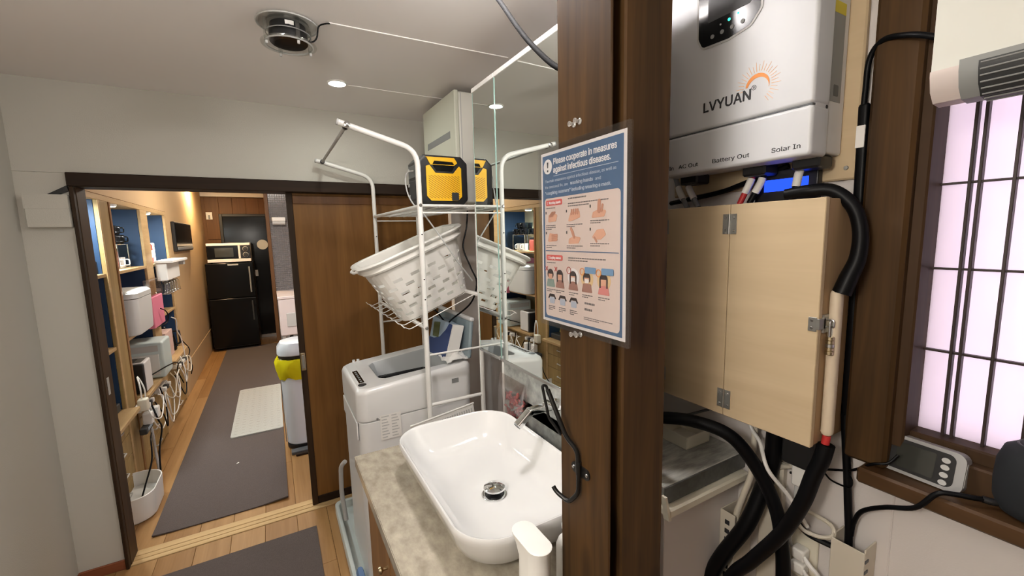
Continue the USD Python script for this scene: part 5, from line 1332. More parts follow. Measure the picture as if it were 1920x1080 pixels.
# ------------------------------------------------------------------ kitchen: niche shelves
SZA, SZB, SZC, STOP = 1.345, 0.915, 0.535, 1.765
NX0, NX1 = KX0 - 0.314, KX0                                # back and front of the niches
sh = thing("niche_shelving", "wooden built-in wall shelving with dark blue recesses along the left wall", "shelving", (-1.0, 4.0, 0))
part(sh, "header_board", cbox(NX0, NX1 + 0.004, B1 - 0.03, EN + 0.07, STOP, STOP + 0.032, 0.002), "niche_wood")
for (a, b, m_) in ((B1 - 0.03, B1, "niche_wood"), (D1, D2, "gold_wood"), (B3, B3 + 0.20, "niche_wood"), (EN, EN + 0.07, "niche_wood")):
    part(sh, "upright_panel", cbox(NX1 - 0.012, NX1 + 0.006, a, b, 0.0, STOP, 0.002), m_)
    if m_ == "gold_wood":
        part(sh, "panel_strip", cbox(NX1 + 0.004, NX1 + 0.012, b - 0.030, b - 0.001, 0.0, STOP, 0.002), "cabinet_wood")
        part(sh, "panel_strip", cbox(NX1 + 0.004, NX1 + 0.009, a + 0.001, a + 0.030, 0.0, STOP, 0.002), "niche_wood")
    part(sh, "recess_side", cbox(NX0, NX1 - 0.013, a, a + 0.012, 0.0, STOP), "navy_paint")
    part(sh, "recess_side", cbox(NX0, NX1 - 0.013, b - 0.012, b, 0.0, STOP), "navy_paint")
for (a, b) in ((B1, D1), (D2, B3), (B3 + 0.20, EN)):
    for z in (SZA, SZB):
        part(sh, "shelf_board", cbox(NX0 + 0.002, NX1 + 0.002, a + 0.001, b - 0.001, z - 0.020, z, 0.0015), "niche_wood")
    part(sh, "counter_board", cbox(NX0 + 0.002, NX1 + 0.070, a + 0.001, b - 0.001, SZC - 0.022, SZC, 0.0015), "niche_wood")
    for k, (z0, z1) in enumerate(((0.385, 0.508), (0.260, 0.381), (0.140, 0.256), (0.02, 0.136))):
        d_ = part(sh, "drawer_front", cbox(NX1 - 0.012, NX1 + 0.006, a + 0.003, b - 0.003, z0, z1, 0.002), "gold_wood")
        m_ = (a + b) / 2
        part(d_, "drawer_handle", bent([(NX1 + 0.006, m_ - 0.06, (z0 + z1) / 2), (NX1 + 0.022, m_ - 0.06, (z0 + z1) / 2), (NX1 + 0.022, m_ + 0.06, (z0 + z1) / 2), (NX1 + 0.006, m_ + 0.06, (z0 + z1) / 2)], 0.004, 0.006, 8), "light_grey", 40)
for i, (y, w) in enumerate((((B1 + D1) / 2, "first"), (3.62, "middle"), (4.50, "farthest"))):  # first recess light is unseen, assumed to match the other two
    t = thing("shelf_light", f"small round light at the top of the {w} shelf recess", "light", (NX1 - 0.035, y, STOP - 0.018))
    part(t, "light_housing", lathe([(0.034, -0.016), (0.038, -0.012), (0.038, -0.0005)], (NX1 - 0.035, y, STOP), 20), "white_plastic", 40)
    part(t, "light_disc", lathe([(0.001, -0.020), (0.020, -0.0195), (0.032, -0.0165)], (NX1 - 0.035, y, STOP), 20), "niche_lamp")

# things on the middle recess shelves
nx = NX1 - 0.14
cr_ = thing("cup_rack", "chrome two-tier rack on the middle recess's upper shelf", "rack", (nx, 3.84, SZA))
for (x, y) in ((nx - 0.09, 3.73), (nx + 0.09, 3.73), (nx - 0.09, 3.97), (nx + 0.09, 3.97)):
    part(cr_, "rack_leg", bar((x, y, SZA), (x, y, SZA + 0.165), 0.0035, 8), "chrome", 40)
part(cr_, "rack_shelf", join(*[bar((nx - 0.09, 3.73 + 0.02 * k, SZA + 0.163), (nx + 0.09, 3.73 + 0.02 * k, SZA + 0.163), 0.0018, 6) for k in range(13)], bar((nx - 0.09, 3.73, SZA + 0.165), (nx - 0.09, 3.97, SZA + 0.165), 0.003, 6), bar((nx + 0.09, 3.73, SZA + 0.165), (nx + 0.09, 3.97, SZA + 0.165), 0.003, 6)), "chrome", 40)
_cup = [(0.026, 0.0), (0.031, 0.004), (0.036, 0.03), (0.037, 0.060), (0.034, 0.060), (0.032, 0.03), (0.020, 0.008)]
for i, (x, y, z) in enumerate(((nx + 0.05, 3.76, 0), (nx + 0.05, 3.85, 0), (nx + 0.05, 3.94, 0), (nx - 0.04, 3.76, 0), (nx - 0.04, 3.85, 0), (nx - 0.04, 3.94, 0), (nx + 0.045, 3.80, 1), (nx + 0.045, 3.89, 1), (nx - 0.04, 3.84, 1))):
    t = thing("black_cup", "glossy black cup stacked on top of the chrome rack", "cup", (x, y, SZA + 0.1685 + z * 0.062), group="black cups on the chrome rack")
    part(t, "cup_body", lathe(_cup, (0, 0, 0), 16), "black_gloss", 40, local=True)
    part(t, "cup_handle", bent([(0.034, 0, 0.048), (0.054, 0, 0.048), (0.054, 0, 0.016), (0.034, 0, 0.016)], 0.004, 0.010, 8), "black_gloss", 40, local=True)
for i, (x, y, l) in enumerate(((nx + 0.05, 3.79, "white mug under the chrome rack, nearest the wood divider"), (nx + 0.05, 3.90, "white mug under the chrome rack, far side"))):
    t = thing("white_mug", l, "mug", (x, y, SZA + 0.0005))
    part(t, "mug_body", lathe([(0.030, 0), (0.034, 0.004), (0.036, 0.075), (0.033, 0.075), (0.031, 0.01)], (0, 0, 0), 18), "ceramic", 40, local=True)
    part(t, "mug_handle", bent([(0.033, 0, 0.060), (0.056, 0, 0.060), (0.056, 0, 0.020), (0.033, 0, 0.020)], 0.0045, 0.012, 8), "ceramic", 40, local=True)
kj = thing("coffee_jar", "dark jar beside the chrome rack in the middle recess", "jar", (nx + 0.03, 3.675, SZA))
part(kj, "jar_body", lathe([(0.034, 0), (0.036, 0.004), (0.036, 0.10), (0.030, 0.115)], (nx + 0.03, 3.672, SZA + 0.0005), 18), "brick_red", 40)
part(kj, "jar_lid", lathe([(0.031, 0.115), (0.032, 0.118), (0.032, 0.135), (0.028, 0.138)], (nx + 0.03, 3.672, SZA + 0.0005), 18), "black_plastic", 40)
tbl = thing("photo_frame", "small glowing cyan screen at the back of the middle recess", "screen", (NX0 + 0.03, 3.70, SZA + 0.20))
part(tbl, "frame_body", cbox(NX0 + 0.002, NX0 + 0.018, 3.63, 3.80, SZA + 0.205, SZA + 0.395, 0.003), "white_plastic")
part(tbl, "screen_face", cbox(NX0 + 0.0178, NX0 + 0.0192, 3.642, 3.788, SZA + 0.22, SZA + 0.38, 0.0003), "cyan_screen")

rcx_ = KX0 - 0.055
ck = thing("rice_cooker", "big white rounded appliance with lid on the middle recess's lower shelf", "appliance", (rcx_, 3.80, SZB))
_rr = lambda a, b, r, z: rrect(rcx_ - 0.02, 3.735, a, b, r, SZB + z, 6)
part(ck, "appliance_body", loft([_rr(0.120, 0.190, 0.05, 0.001), _rr(0.128, 0.200, 0.05, 0.012), _rr(0.134, 0.208, 0.055, 0.16), _rr(0.134, 0.208, 0.055, 0.240)]), "appliance_white", 40)
part(ck, "appliance_lid", loft([_rr(0.136, 0.210, 0.055, 0.244), _rr(0.136, 0.210, 0.055, 0.275), _rr(0.120, 0.19, 0.05, 0.292), _rr(0.06, 0.10, 0.03, 0.296)]), "appliance_white", 40)
single("pink_folder", cbox(KX0 - 0.225, KX0 - 0.215, 3.54, 4.10, SZB + 0.001, SZB + 0.345, 0.002), "pink_card", "pale pink card standing behind the white appliance in the middle recess", "card")
single("rose_folder", cbox(KX0 + 0.008, KX0 + 0.048, 3.96, 4.30, SZB - 0.03, SZB + 0.20, 0.004), "rose_card", "rose pink pouch hanging on the panel right of the white appliance", "pouch")
single("film_sleeve", cbox(KX0 + 0.008, KX0 + 0.050, 3.955, 4.30, SZB + 0.202, SZB + 0.33, 0.006), "bag_film", "clear film sleeve above the rose pink pouch", "sleeve")
part(ck, "appliance_cord", tube([(KX0 + 0.062, 4.11, SZB + 0.10), (KX0 + 0.080, 4.17, SZB + 0.07), (KX0 + 0.082, 4.22, SZB + 0.02), (KX0 + 0.07, 4.20, SZB - 0.03), (KX0 + 0.04, 4.10, SZB - 0.035), (KX0 + 0.03, 4.02, SZB - 0.03)], 0.004, 8, 6), "black_rubber", 40)

mw2 = thing("bread_maker", "pale white squarish appliance with rounded door on the middle counter", "appliance", (KX0 - 0.10, 4.02, SZC))
part(mw2, "maker_body", rbox(KX0 - 0.20, KX0 + 0.095, 3.86, 4.11, SZC + 0.001, SZC + 0.270, 0.018), "appliance_pale", 40)
part(mw2, "maker_panel", cbox(KX0 - 0.17, KX0 + 0.065, 3.8585, 3.8615, SZC + 0.20, SZC + 0.245, 0.001), "light_grey")
part(mw2, "maker_door", rbox(KX0 - 0.17, KX0 + 0.065, 3.854, 3.865, SZC + 0.03, SZC + 0.180, 0.004), "appliance_white", 40)
ts_ = thing("toaster", "white and black toaster on the near end of the middle counter", "toaster", (KX0 - 0.05, 3.72, SZC))
tx0, tx1, ty0, ty1 = KX0 - 0.16, KX0 + 0.055, 3.505, 3.680
part(ts_, "toaster_shell", rbox(tx0, tx1, ty0 + 0.022, ty1, SZC + 0.006, SZC + 0.205, 0.010), "toaster_white", 40)
part(ts_, "toaster_end", rbox(tx0 + 0.004, tx1 - 0.004, ty0, ty0 + 0.026, SZC + 0.004, SZC + 0.198, 0.008), "black_plastic", 40)
part(ts_, "toaster_top", cbox(tx0 + 0.02, tx1 - 0.02, ty0 + 0.03, ty1 - 0.015, SZC + 0.2035, SZC + 0.2065, 0.001), "steel")
for k in range(2):
    part(ts_, "bread_slot", cbox(tx0 + 0.04 + 0.085 * k, tx0 + 0.07 + 0.085 * k, ty0 + 0.035, ty1 - 0.02, SZC + 0.206, SZC + 0.2072, 0.0004), "black_plastic")
part(ts_, "toaster_lever", cbox((tx0 + tx1) / 2 - 0.02, (tx0 + tx1) / 2 + 0.02, ty0 - 0.018, ty0 + 0.002, SZC + 0.12, SZC + 0.135, 0.003), "charcoal")
part(ts_, "toaster_dial", move(rot(lathe([(0.014, 0), (0.012, 0.010)], seg=14), (1, 0, 0), 90, (0, 0, 0)), ((tx0 + tx1) / 2, ty0 + 0.001, SZC + 0.05)), "mid_grey", 40)
for (x, y) in ((tx0 + 0.03, ty0 + 0.04), (tx1 - 0.03, ty0 + 0.04), (tx0 + 0.03, ty1 - 0.03), (tx1 - 0.03, ty1 - 0.03)):
    part(ts_, "toaster_foot", lathe([(0.010, 0.0003), (0.010, 0.008)], (x, y, SZC), 10), "black_rubber")

# things in the farthest recess
fy = 4.62
bt = thing("spice_bottle", "dark bottle on the farthest recess's upper shelf", "bottle", (NX1 - 0.05, 4.50, SZA))
part(bt, "bottle_body", lathe([(0.033, 0.0005), (0.036, 0.006), (0.036, 0.15), (0.016, 0.18), (0.014, 0.205)], (NX1 - 0.05, 4.50, SZA), 16), "brick_red", 40)
part(bt, "bottle_cap", lathe([(0.016, 0.206), (0.016, 0.23), (0.012, 0.233)], (NX1 - 0.05, 4.50, SZA), 14), "black_plastic", 40)
part(bt, "bottle_label", lathe([(0.0366, 0.05), (0.0366, 0.11)], (NX1 - 0.05, 4.50, SZA), 16), "paper")
bt = thing("white_canister", "white canister standing beside the dark bottle in the farthest recess", "canister", (NX1 - 0.06, 4.60, SZA))
part(bt, "canister_body", lathe([(0.040, 0.0005), (0.042, 0.005), (0.042, 0.14), (0.038, 0.145)], (NX1 - 0.06, 4.60, SZA), 18), "white_plastic", 40)
part(bt, "canister_lid", lathe([(0.043, 0.1455), (0.043, 0.165), (0.036, 0.170)], (NX1 - 0.06, 4.60, SZA), 18), "light_grey", 40)
bt = thing("black_box", "black box standing at the back of the farthest recess's upper shelf", "box", (NX1 - 0.16, 4.60, SZA))
part(bt, "box_body", cbox(NX1 - 0.26, NX1 - 0.12, 4.46, 4.72, SZA + 0.0005, SZA + 0.11, 0.003), "charcoal")
part(bt, "box_lid", cbox(NX1 - 0.262, NX1 - 0.118, 4.458, 4.722, SZA + 0.1105, SZA + 0.135, 0.003), "black_plastic")
hs = thing("hanging_shelf", "white wall shelf with hooks and clear cups jutting from the farthest recess", "shelf", (KX0 + 0.06, 4.66, 1.20))
part(hs, "shelf_top", cbox(KX0 + 0.008, KX0 + 0.130, 4.36, 5.06, 1.350, 1.372, 0.003), "white_plastic")
part(hs, "front_box", rbox(KX0 + 0.010, KX0 + 0.085, 4.38, 4.90, 1.205, 1.349, 0.008), "white_plastic", 40)
part(hs, "end_bracket", cbox(KX0 + 0.02, KX0 + 0.11, 4.985, 5.05, 1.31, 1.3495, 0.003), "light_grey")
part(hs, "hook_rail", bar((KX0 + 0.045, 4.38, 1.199), (KX0 + 0.045, 4.96, 1.199), 0.005, 10), "chrome", 40)
for k in range(5):
    y = 4.47 + 0.11 * k
    t = thing("clear_cup", ("nearest", "second nearest", "middle", "second farthest", "farthest")[k] + " clear plastic cup hanging under the white wall shelf", "cup", (KX0 + 0.045, y, 1.088))
    part(t, "cup_wall", lathe([(0.030, 0.0), (0.032, 0.0), (0.026, 0.085), (0.012, 0.100), (0.011, 0.104), (0.024, 0.084)], (0, 0, 0), 16), "clear_plastic", 40, local=True)
    part(t, "cup_rim", ring((0, 0, 0.001), 0.031, 0.0022, 20, 6), "chrome", 40, local=True)
jb = thing("water_jug", "tall clear plastic jug on the farthest recess's middle shelf", "jug", (KX0 - 0.05, 4.50, SZB))
part(jb, "jug_wall", lathe([(0.050, 0.001), (0.055, 0.008), (0.060, 0.20), (0.057, 0.20), (0.050, 0.012)], (KX0 - 0.055, 4.50, SZB), 22), "clear_plastic", 40)
part(jb, "jug_lid", lathe([(0.061, 0.2005), (0.062, 0.205), (0.060, 0.222), (0.02, 0.228)], (KX0 - 0.055, 4.50, SZB), 22), "light_grey", 40)
pbx = thing("pink_carton", "pinkish carton with a small black stripe on the farthest counter", "carton", (KX0 - 0.04, 4.56, SZC))
part(pbx, "carton_body", cbox(KX0 - 0.10, KX0 + 0.01, 4.43, 4.70, SZC + 0.0005, SZC + 0.225, 0.003), "pink_box")
part(pbx, "carton_stripe", cbox(KX0 - 0.08, KX0 - 0.01, 4.4285, 4.4315, SZC + 0.20, SZC + 0.207, 0.0005), "ink")
bxk = thing("black_kettle", "black kettle behind the pinkish carton on the farthest counter", "kettle", (KX0 - 0.06, 4.83, SZC))
part(bxk, "kettle_body", lathe([(0.075, 0.0005), (0.080, 0.012), (0.070, 0.12), (0.052, 0.19), (0.030, 0.20)], (KX0 - 0.07, 4.83, SZC), 22), "black_gloss", 40)
part(bxk, "kettle_knob", lathe([(0.012, 0.200), (0.016, 0.215), (0.008, 0.225)], (KX0 - 0.07, 4.83, SZC), 14), "black_plastic", 40)
part(bxk, "kettle_handle", bent([(KX0 - 0.035, 4.83, SZC + 0.17), (KX0 + 0.035, 4.83, SZC + 0.18), (KX0 + 0.04, 4.83, SZC + 0.06), (KX0 + 0.0, 4.83, SZC + 0.05)], 0.009, 0.02, 10), "black_plastic", 40)
single("router_box", rbox(KX0 - 0.27, KX0 - 0.03, 2.95, 3.32, SZA + 0.001, SZA + 0.075, 0.010), "charcoal", "dark box on the nearest recess's upper shelf", "box", smooth=40)
bk1 = thing("picture_book", "green and yellow picture book standing on the nearest counter", "book", (KX0 - 0.10, 3.14, SZC))
part(bk1, "book_cover", rot(cbox(KX0 - 0.16, KX0 - 0.13, 3.05, 3.30, SZC + 0.003, SZC + 0.29, 0.002), (0, 1, 0), -10, (KX0 - 0.14, 3.2, SZC)), "green_print")
part(bk1, "book_picture", rot(cbox(KX0 - 0.1298, KX0 - 0.128, 3.06, 3.29, SZC + 0.012, SZC + 0.14, 0.0004), (0, 1, 0), -10, (KX0 - 0.14, 3.2, SZC)), "yellow_print", label="yellow lower half of the cover")
single("charger_block", rbox(KX0 - 0.10, KX0 - 0.01, 2.98, 3.22, SZC + 0.001, SZC + 0.05, 0.006), "charcoal", "dark charging block in front of the picture book", "charger", smooth=40)

# cables and power strips hung on the drawers
ps1 = thing("power_strip", "white power strip crowded with plugs on the drawer fronts near the door", "power strip", (KX0 + 0.03, 3.44, 0.42))
part(ps1, "strip_body", rbox(KX0 + 0.008, KX0 + 0.045, 3.36, 3.58, 0.455, 0.495, 0.006), "white_plastic", 40)
for k in range(4):
    part(ps1, "strip_plug", rbox(KX0 + 0.045, KX0 + 0.075, 3.385 + k * 0.05, 3.412 + k * 0.05, 0.460, 0.490, 0.005, 8), "white_plastic" if k != 2 else "charcoal", 40)
ps2 = thing("power_strip", "cream power strip crowded with plugs below the farthest recess counter", "power strip", (KX0 + 0.03, 4.62, 0.50))
part(ps2, "strip_body", rbox(KX0 + 0.024, KX0 + 0.062, 4.40, 4.78, 0.455, 0.495, 0.006), "cream_plastic", 40)
for k in range(6):
    part(ps2, "strip_plug", rbox(KX0 + 0.062, KX0 + 0.092, 4.415 + k * 0.06, 4.445 + k * 0.06, 0.460, 0.490, 0.005, 8), ("white_plastic", "charcoal", "cream_plastic")[k % 3], 40)
ps3 = thing("usb_charger", "white multi-socket charger on the drawer fronts of the middle recess", "charger", (KX0 + 0.03, 3.9, 0.43))
part(ps3, "charger_body", rbox(KX0 + 0.024, KX0 + 0.058, 3.80, 4.02, 0.435, 0.475, 0.006), "white_plastic", 40)
for k in range(3):
    part(ps3, "charger_plug", rbox(KX0 + 0.058, KX0 + 0.09, 3.82 + k * 0.07, 3.855 + k * 0.07, 0.440, 0.470, 0.005, 8), ("white_plastic", "charcoal", "white_plastic")[k], 40)
cbl = [
    ("white_cord", "white_plastic", 0.0045, "white cord hanging down the front of the farthest recess", [(KX0 + 0.07, 4.40, 0.90), (KX0 + 0.085, 4.48, 0.86), (KX0 + 0.07, 4.55, 0.76), (KX0 + 0.075, 4.66, 0.66), (KX0 + 0.08, 4.70, 0.48)]),
    ("white_cord", "white_plastic", 0.0045, "white cord drooping in a long loop between the power strips", [(KX0 + 0.08, 3.84, 0.45), (KX0 + 0.10, 3.80, 0.36), (KX0 + 0.10, 3.86, 0.25), (KX0 + 0.10, 4.05, 0.22), (KX0 + 0.10, 4.18, 0.30), (KX0 + 0.085, 4.24, 0.42), (KX0 + 0.09, 4.32, 0.47)]),
    ("white_cord", "white_plastic", 0.0045, "white cord sagging below the near power strip", [(KX0 + 0.07, 3.40, 0.46), (KX0 + 0.09, 3.44, 0.34), (KX0 + 0.09, 3.60, 0.25), (KX0 + 0.09, 3.74, 0.30), (KX0 + 0.08, 3.82, 0.44)]),
    ("white_cord", "white_plastic", 0.0045, "white cord rising up the wood divider by the near power strip", [(KX0 + 0.06, 3.40, 0.48), (KX0 + 0.07, 3.38, 0.60), (KX0 + 0.04, 3.40, 0.68), (KX0 + 0.06, 3.34, 0.62), (KX0 + 0.06, 3.34, 0.49)]),
    ("cream_cord", "cream_cable", 0.0055, "cream cord coiled under the farthest power strip", [(KX0 + 0.08, 4.50, 0.48), (KX0 + 0.10, 4.56, 0.40), (KX0 + 0.11, 4.70, 0.36), (KX0 + 0.10, 4.80, 0.45), (KX0 + 0.08, 4.76, 0.48), (KX0 + 0.10, 4.66, 0.44), (KX0 + 0.09, 4.60, 0.30)]),
    ("black_cord", "black_rubber", 0.0045, "black cord sweeping from the toaster over the drawer fronts", [(KX0 + 0.03, 3.69, 0.60), (KX0 + 0.12, 3.90, 0.62), (KX0 + 0.11, 4.20, 0.55), (KX0 + 0.08, 4.32, 0.46), (KX0 + 0.09, 4.44, 0.32)]),
    ("black_cord", "black_rubber", 0.0050, "black cord hanging straight below the near power strip", [(KX0 + 0.07, 3.49, 0.46), (KX0 + 0.10, 3.46, 0.36), (KX0 + 0.10, 3.52, 0.28), (KX0 + 0.09, 3.44, 0.16), (KX0 + 0.09, 3.40, 0.02)]),
    ("black_cord", "black_rubber", 0.0042, "black cord curling into the white tub on the floor", [(KX0 + 0.07, 3.40, 0.30), (KX0 + 0.10, 3.24, 0.32), (KX0 + 0.11, 3.16, 0.22), (KX0 + 0.09, 3.06, 0.12), (KX0 + 0.08, 3.00, 0.07)]),
    ("black_cord", "black_rubber", 0.0042, "black cord under the black kettle running down to the skirting", [(KX0 + 0.04, 4.90, 0.60), (KX0 + 0.08, 4.94, 0.50), (KX0 + 0.07, 4.86, 0.42), (KX0 + 0.08, 4.98, 0.33), (KX0 + 0.06, 5.02, 0.24)]),
    ("grey_hose", "light_grey", 0.0085, "pale grey hose hanging behind the white tub", [(KX0 + 0.05, 3.46, 0.44), (KX0 + 0.07, 3.42, 0.30), (KX0 + 0.06, 3.48, 0.16), (KX0 + 0.08, 3.42, 0.03)]),
]
ad2 = thing("power_brick", "black power brick hanging below the near power strip", "adapter", (KX0 + 0.06, 3.39, 0.33))
part(ad2, "brick_body", rbox(KX0 + 0.035, KX0 + 0.075, 3.30, 3.46, 0.330, 0.370, 0.008), "charcoal", 40)
part(ad2, "brick_label", cbox(KX0 + 0.0745, KX0 + 0.0756, 3.33, 3.43, 0.345, 0.365, 0.0004), "pale_blue")
for (n_, m_, r_, l_, pts), own in zip(cbl, (ps2, ps3, ps1, ps1, ps2, ts_, ps1, ad2, bxk, ps1)):
    part(own, n_, tube(pts, r_, 8, 6), m_, 40)
for k, (y, z, m_, d) in enumerate(((3.40, 0.405, "white_plastic", 0.05), (3.52, 0.400, "white_plastic", 0.06), (3.34, 0.515, "cream_plastic", 0.05))):
    part(ps1, "plug_adapter", rbox(KX0 + 0.040, KX0 + 0.040 + d, y - 0.028, y + 0.028, z - 0.038, z + 0.038, 0.008, 8), m_, 40)
for k in range(7):
    _q = np.random.default_rng(50 + k)
    y0 = 3.38 + 0.17 * k + _q.uniform(-0.03, 0.03)
    y1 = y0 + _q.uniform(0.12, 0.3)
    zt, zb = 0.45 + _q.uniform(-0.02, 0.05), 0.20 + _q.uniform(0.0, 0.16)
    part((ps1, ps1, ps3, ps3, ps2, ps2, ps2)[k], "plug_cord", tube([(KX0 + 0.07, y0, zt), (KX0 + 0.10, y0 + _q.uniform(-0.06, 0.06), (zt + zb) / 2), (KX0 + 0.105, (y0 + y1) / 2, zb), (KX0 + 0.095, y1 + _q.uniform(-0.04, 0.05), (zt + zb) / 2 + 0.03), (KX0 + 0.07, y1, zt + _q.uniform(0, 0.06))], 0.0042, 8, 6), ("white_plastic", "black_rubber", "white_plastic", "cream_cable", "white_plastic", "black_rubber", "white_plastic")[k], 40)
single("paper_scrap", hull((-0.330, 3.290, 0.0085), (-0.312, 3.296, 0.0085), (-0.318, 3.312, 0.0085), (-0.330, 3.290, 0.0095), (-0.312, 3.296, 0.0105), (-0.318, 3.312, 0.0095)), "paper", "tiny white paper scrap lying on the long runner carpet", "scrap")
tb = thing("floor_tub", "white round-ended plastic tub on the floor just beyond the door jamb", "tub", (KX0 + 0.07, 3.03, 0.0))
_tbc = (KX0 + 0.045, 3.02)
_tbr = lambda a, z: rrect(_tbc[0], _tbc[1], 0.115 - a, 0.185 - a, 0.105 - a * 0.6, z, 8)
part(tb, "tub_shell", loft([_tbr(0.012, 0.0015), _tbr(0.004, 0.010), _tbr(0.0, 0.130), _tbr(0.0, 0.146), _tbr(0.003, 0.148), _tbr(0.006, 0.146), _tbr(0.010, 0.060), _tbr(0.04, 0.055)]), "white_plastic", 45)
part(tb, "tub_liner", loft([_tbr(0.012, 0.062), _tbr(0.012, 0.066)]), "appliance_white", 40)
part(tb, "tub_switch", cbox(_tbc[0] + 0.03, _tbc[0] + 0.045, _tbc[1] + 0.1755, _tbc[1] + 0.1815, 0.10, 0.135, 0.002), "charcoal")

tv = thing("wall_screen", "thin black flat screen on the tan wall beyond the shelf recesses", "screen", (KX0 + 0.02, 5.75, 1.42))
part(tv, "screen_case", cbox(KX0 + 0.001, KX0 + 0.030, 5.26, 6.24, 1.425, 1.720, 0.004), "black_plastic")
part(tv, "screen_glass", cbox(KX0 + 0.0298, KX0 + 0.0315, 5.275, 6.225, 1.475, 1.708, 0.0003), "black_gloss")
part(tv, "screen_bar", cbox(KX0 + 0.030, KX0 + 0.040, 5.30, 6.20, 1.440, 1.468, 0.003), "mid_grey")
wl_ = thing("unseen_wall_light", "unseen wall washer lamp placed to light the tan wall above the flat screen", "light", (KX0 + 0.14, 6.55, KC - 0.03))  # lamp itself out of view, placed for the bright patch on the wall
part(wl_, "lamp_can", lathe([(0.045, -0.050), (0.050, -0.048), (0.050, -0.0005)], (KX0 + 0.14, 6.55, KC), 20), "white_plastic", 40)
part(wl_, "lamp_disc", lathe([(0.001, -0.054), (0.030, -0.053), (0.042, -0.0505)], (KX0 + 0.14, 6.55, KC), 20), "unseen_wash_lamp")
kl = thing("unseen_kitchen_lamp", "unseen square ceiling lamp hidden above the door lintel, placed to light the kitchen", "light", (-0.1, 4.6, KC - 0.05))  # unseen lamp, size and place chosen to light the kitchen
part(kl, "lamp_base", cbox(-0.25, 0.25, 4.25, 4.85, KC - 0.02, KC - 0.0005, 0.003), "white_plastic")
part(kl, "lamp_cover", rbox(-0.23, 0.23, 4.27, 4.83, KC - 0.055, KC - 0.0205, 0.015), "unseen_kitchen_lamp", 60)

# fridge, microwave, glass door
fr = thing("refrigerator", "black refrigerator below the microwave at the corridor's far end", "refrigerator", (-0.51, 7.25, 0))
part(fr, "fridge_body", rbox(-0.800, -0.245, 7.02, 7.55, 0.02, 1.222, 0.012), "black_plastic", 40)
d1 = part(fr, "fridge_door", rbox(-0.800, -0.245, 6.955, 7.018, 0.735, 1.220, 0.010), "black_gloss", 40)
d2 = part(fr, "freezer_door", rbox(-0.800, -0.245, 6.955, 7.018, 0.055, 0.728, 0.010), "black_gloss", 40)
part(d1, "door_handle", rbox(-0.305, -0.285, 6.938, 6.956, 0.80, 1.16, 0.006), "mid_grey", 40)
part(d2, "door_handle", rbox(-0.305, -0.285, 6.938, 6.956, 0.40, 0.68, 0.006), "charcoal", 40)
part(d1, "door_badge", cbox(-0.545, -0.42, 6.953, 6.9555, 1.185, 1.205, 0.001), "light_grey")
for x in (-0.74, -0.30):
    part(fr, "fridge_foot", lathe([(0.02, 0.0005), (0.02, 0.022)], (x, 7.08, 0), 12), "black_rubber")
mo = thing("microwave_oven", "silver microwave oven with dark window on top of the black refrigerator", "microwave", (-0.51, 7.2, 1.223))
mx0, mx1, my0, mz0, mz1 = -0.765, -0.262, 6.965, 1.2325, 1.492
part(mo, "oven_case", rbox(mx0, mx1, my0 + 0.016, 7.32, mz0, mz1, 0.008), "microwave_silver", 40)
part(mo, "oven_top_band", cbox(mx0, mx1, my0, my0 + 0.018, mz1 - 0.035, mz1, 0.003), "microwave_silver")
part(mo, "oven_bottom_band", cbox(mx0, mx1, my0, my0 + 0.018, mz0, mz0 + 0.042, 0.003), "microwave_silver")
od = part(mo, "oven_door", cbox(mx0, mx1 - 0.145, my0 + 0.002, my0 + 0.018, mz0 + 0.043, mz1 - 0.036, 0.003), "black_gloss")
part(od, "door_window", cbox(mx0 + 0.09, mx1 - 0.20, my0 + 0.0008, my0 + 0.003, mz0 + 0.07, mz1 - 0.065, 0.0005), "screen_dark")
part(mo, "door_strip", cbox(mx1 - 0.143, mx1 - 0.118, my0, my0 + 0.018, mz0 + 0.043, mz1 - 0.036, 0.003), "microwave_silver")
cp_ = part(mo, "control_panel", cbox(mx1 - 0.116, mx1, my0 + 0.002, my0 + 0.018, mz0 + 0.043, mz1 - 0.036, 0.003), "black_plastic")
for z in (0.175, 0.095):
    kn = part(cp_, "control_knob", move(rot(lathe([(0.030, 0), (0.028, 0.014), (0.02, 0.016)], seg=20), (1, 0, 0), 90, (0, 0, 0)), (mx1 - 0.058, my0 + 0.003, mz0 + z)), "charcoal", 40)
    part(kn, "knob_ring", move(rot(ring((0, 0, 0), 0.031, 0.003, 24, 6), (1, 0, 0), 90, (0, 0, 0)), (mx1 - 0.058, my0 + 0.002, mz0 + z)), "light_grey", 40)
for x in (mx0 + 0.04, mx1 - 0.04):
    for y in (my0 + 0.05, 7.28):
        part(mo, "oven_foot", lathe([(0.014, 0.0), (0.014, 0.012)], (x, y, 1.2215), 10), "black_rubber")
gd = structure("door_2")
part(gd, "glass_panel", cbox(-0.600, 0.06, KY - 0.040, KY - 0.028, 0.02, 1.88, 0.002), "black_gloss")
for (a, b, c, d) in ((-0.640, -0.600, 0.0, 1.92), (0.06, 0.10, 0.0, 1.92)):
    part(gd, "door_frame", cbox(a, b, KY - 0.055, KY - 0.015, c, d, 0.004), "black_plastic")
part(gd, "door_frame", cbox(-0.600, 0.06, KY - 0.055, KY - 0.015, 1.88, 1.92, 0.004), "black_plastic")
part(gd, "bottom_bar", cbox(-0.600, 0.06, KY - 0.055, KY - 0.012, 0.0, 0.05, 0.004), "steel")
single("door_sticker", face_y(disc(0.075, 0.0012, 24), -0.118, KY - 0.041, 1.455), "light_grey", "round pale sticker on the black glass door", "sticker")
single("door_notice", face_y(ext(sbox(-0.035, -0.05, 0.035, 0.05), 0.0012), -0.245, KY - 0.041, 1.02), "paper", "small white notice low on the black glass door", "notice")
sw = thing("light_switch", "white wall switch plate on the brown wall above the microwave", "switch", (-0.755, KY - 0.02, 1.89))
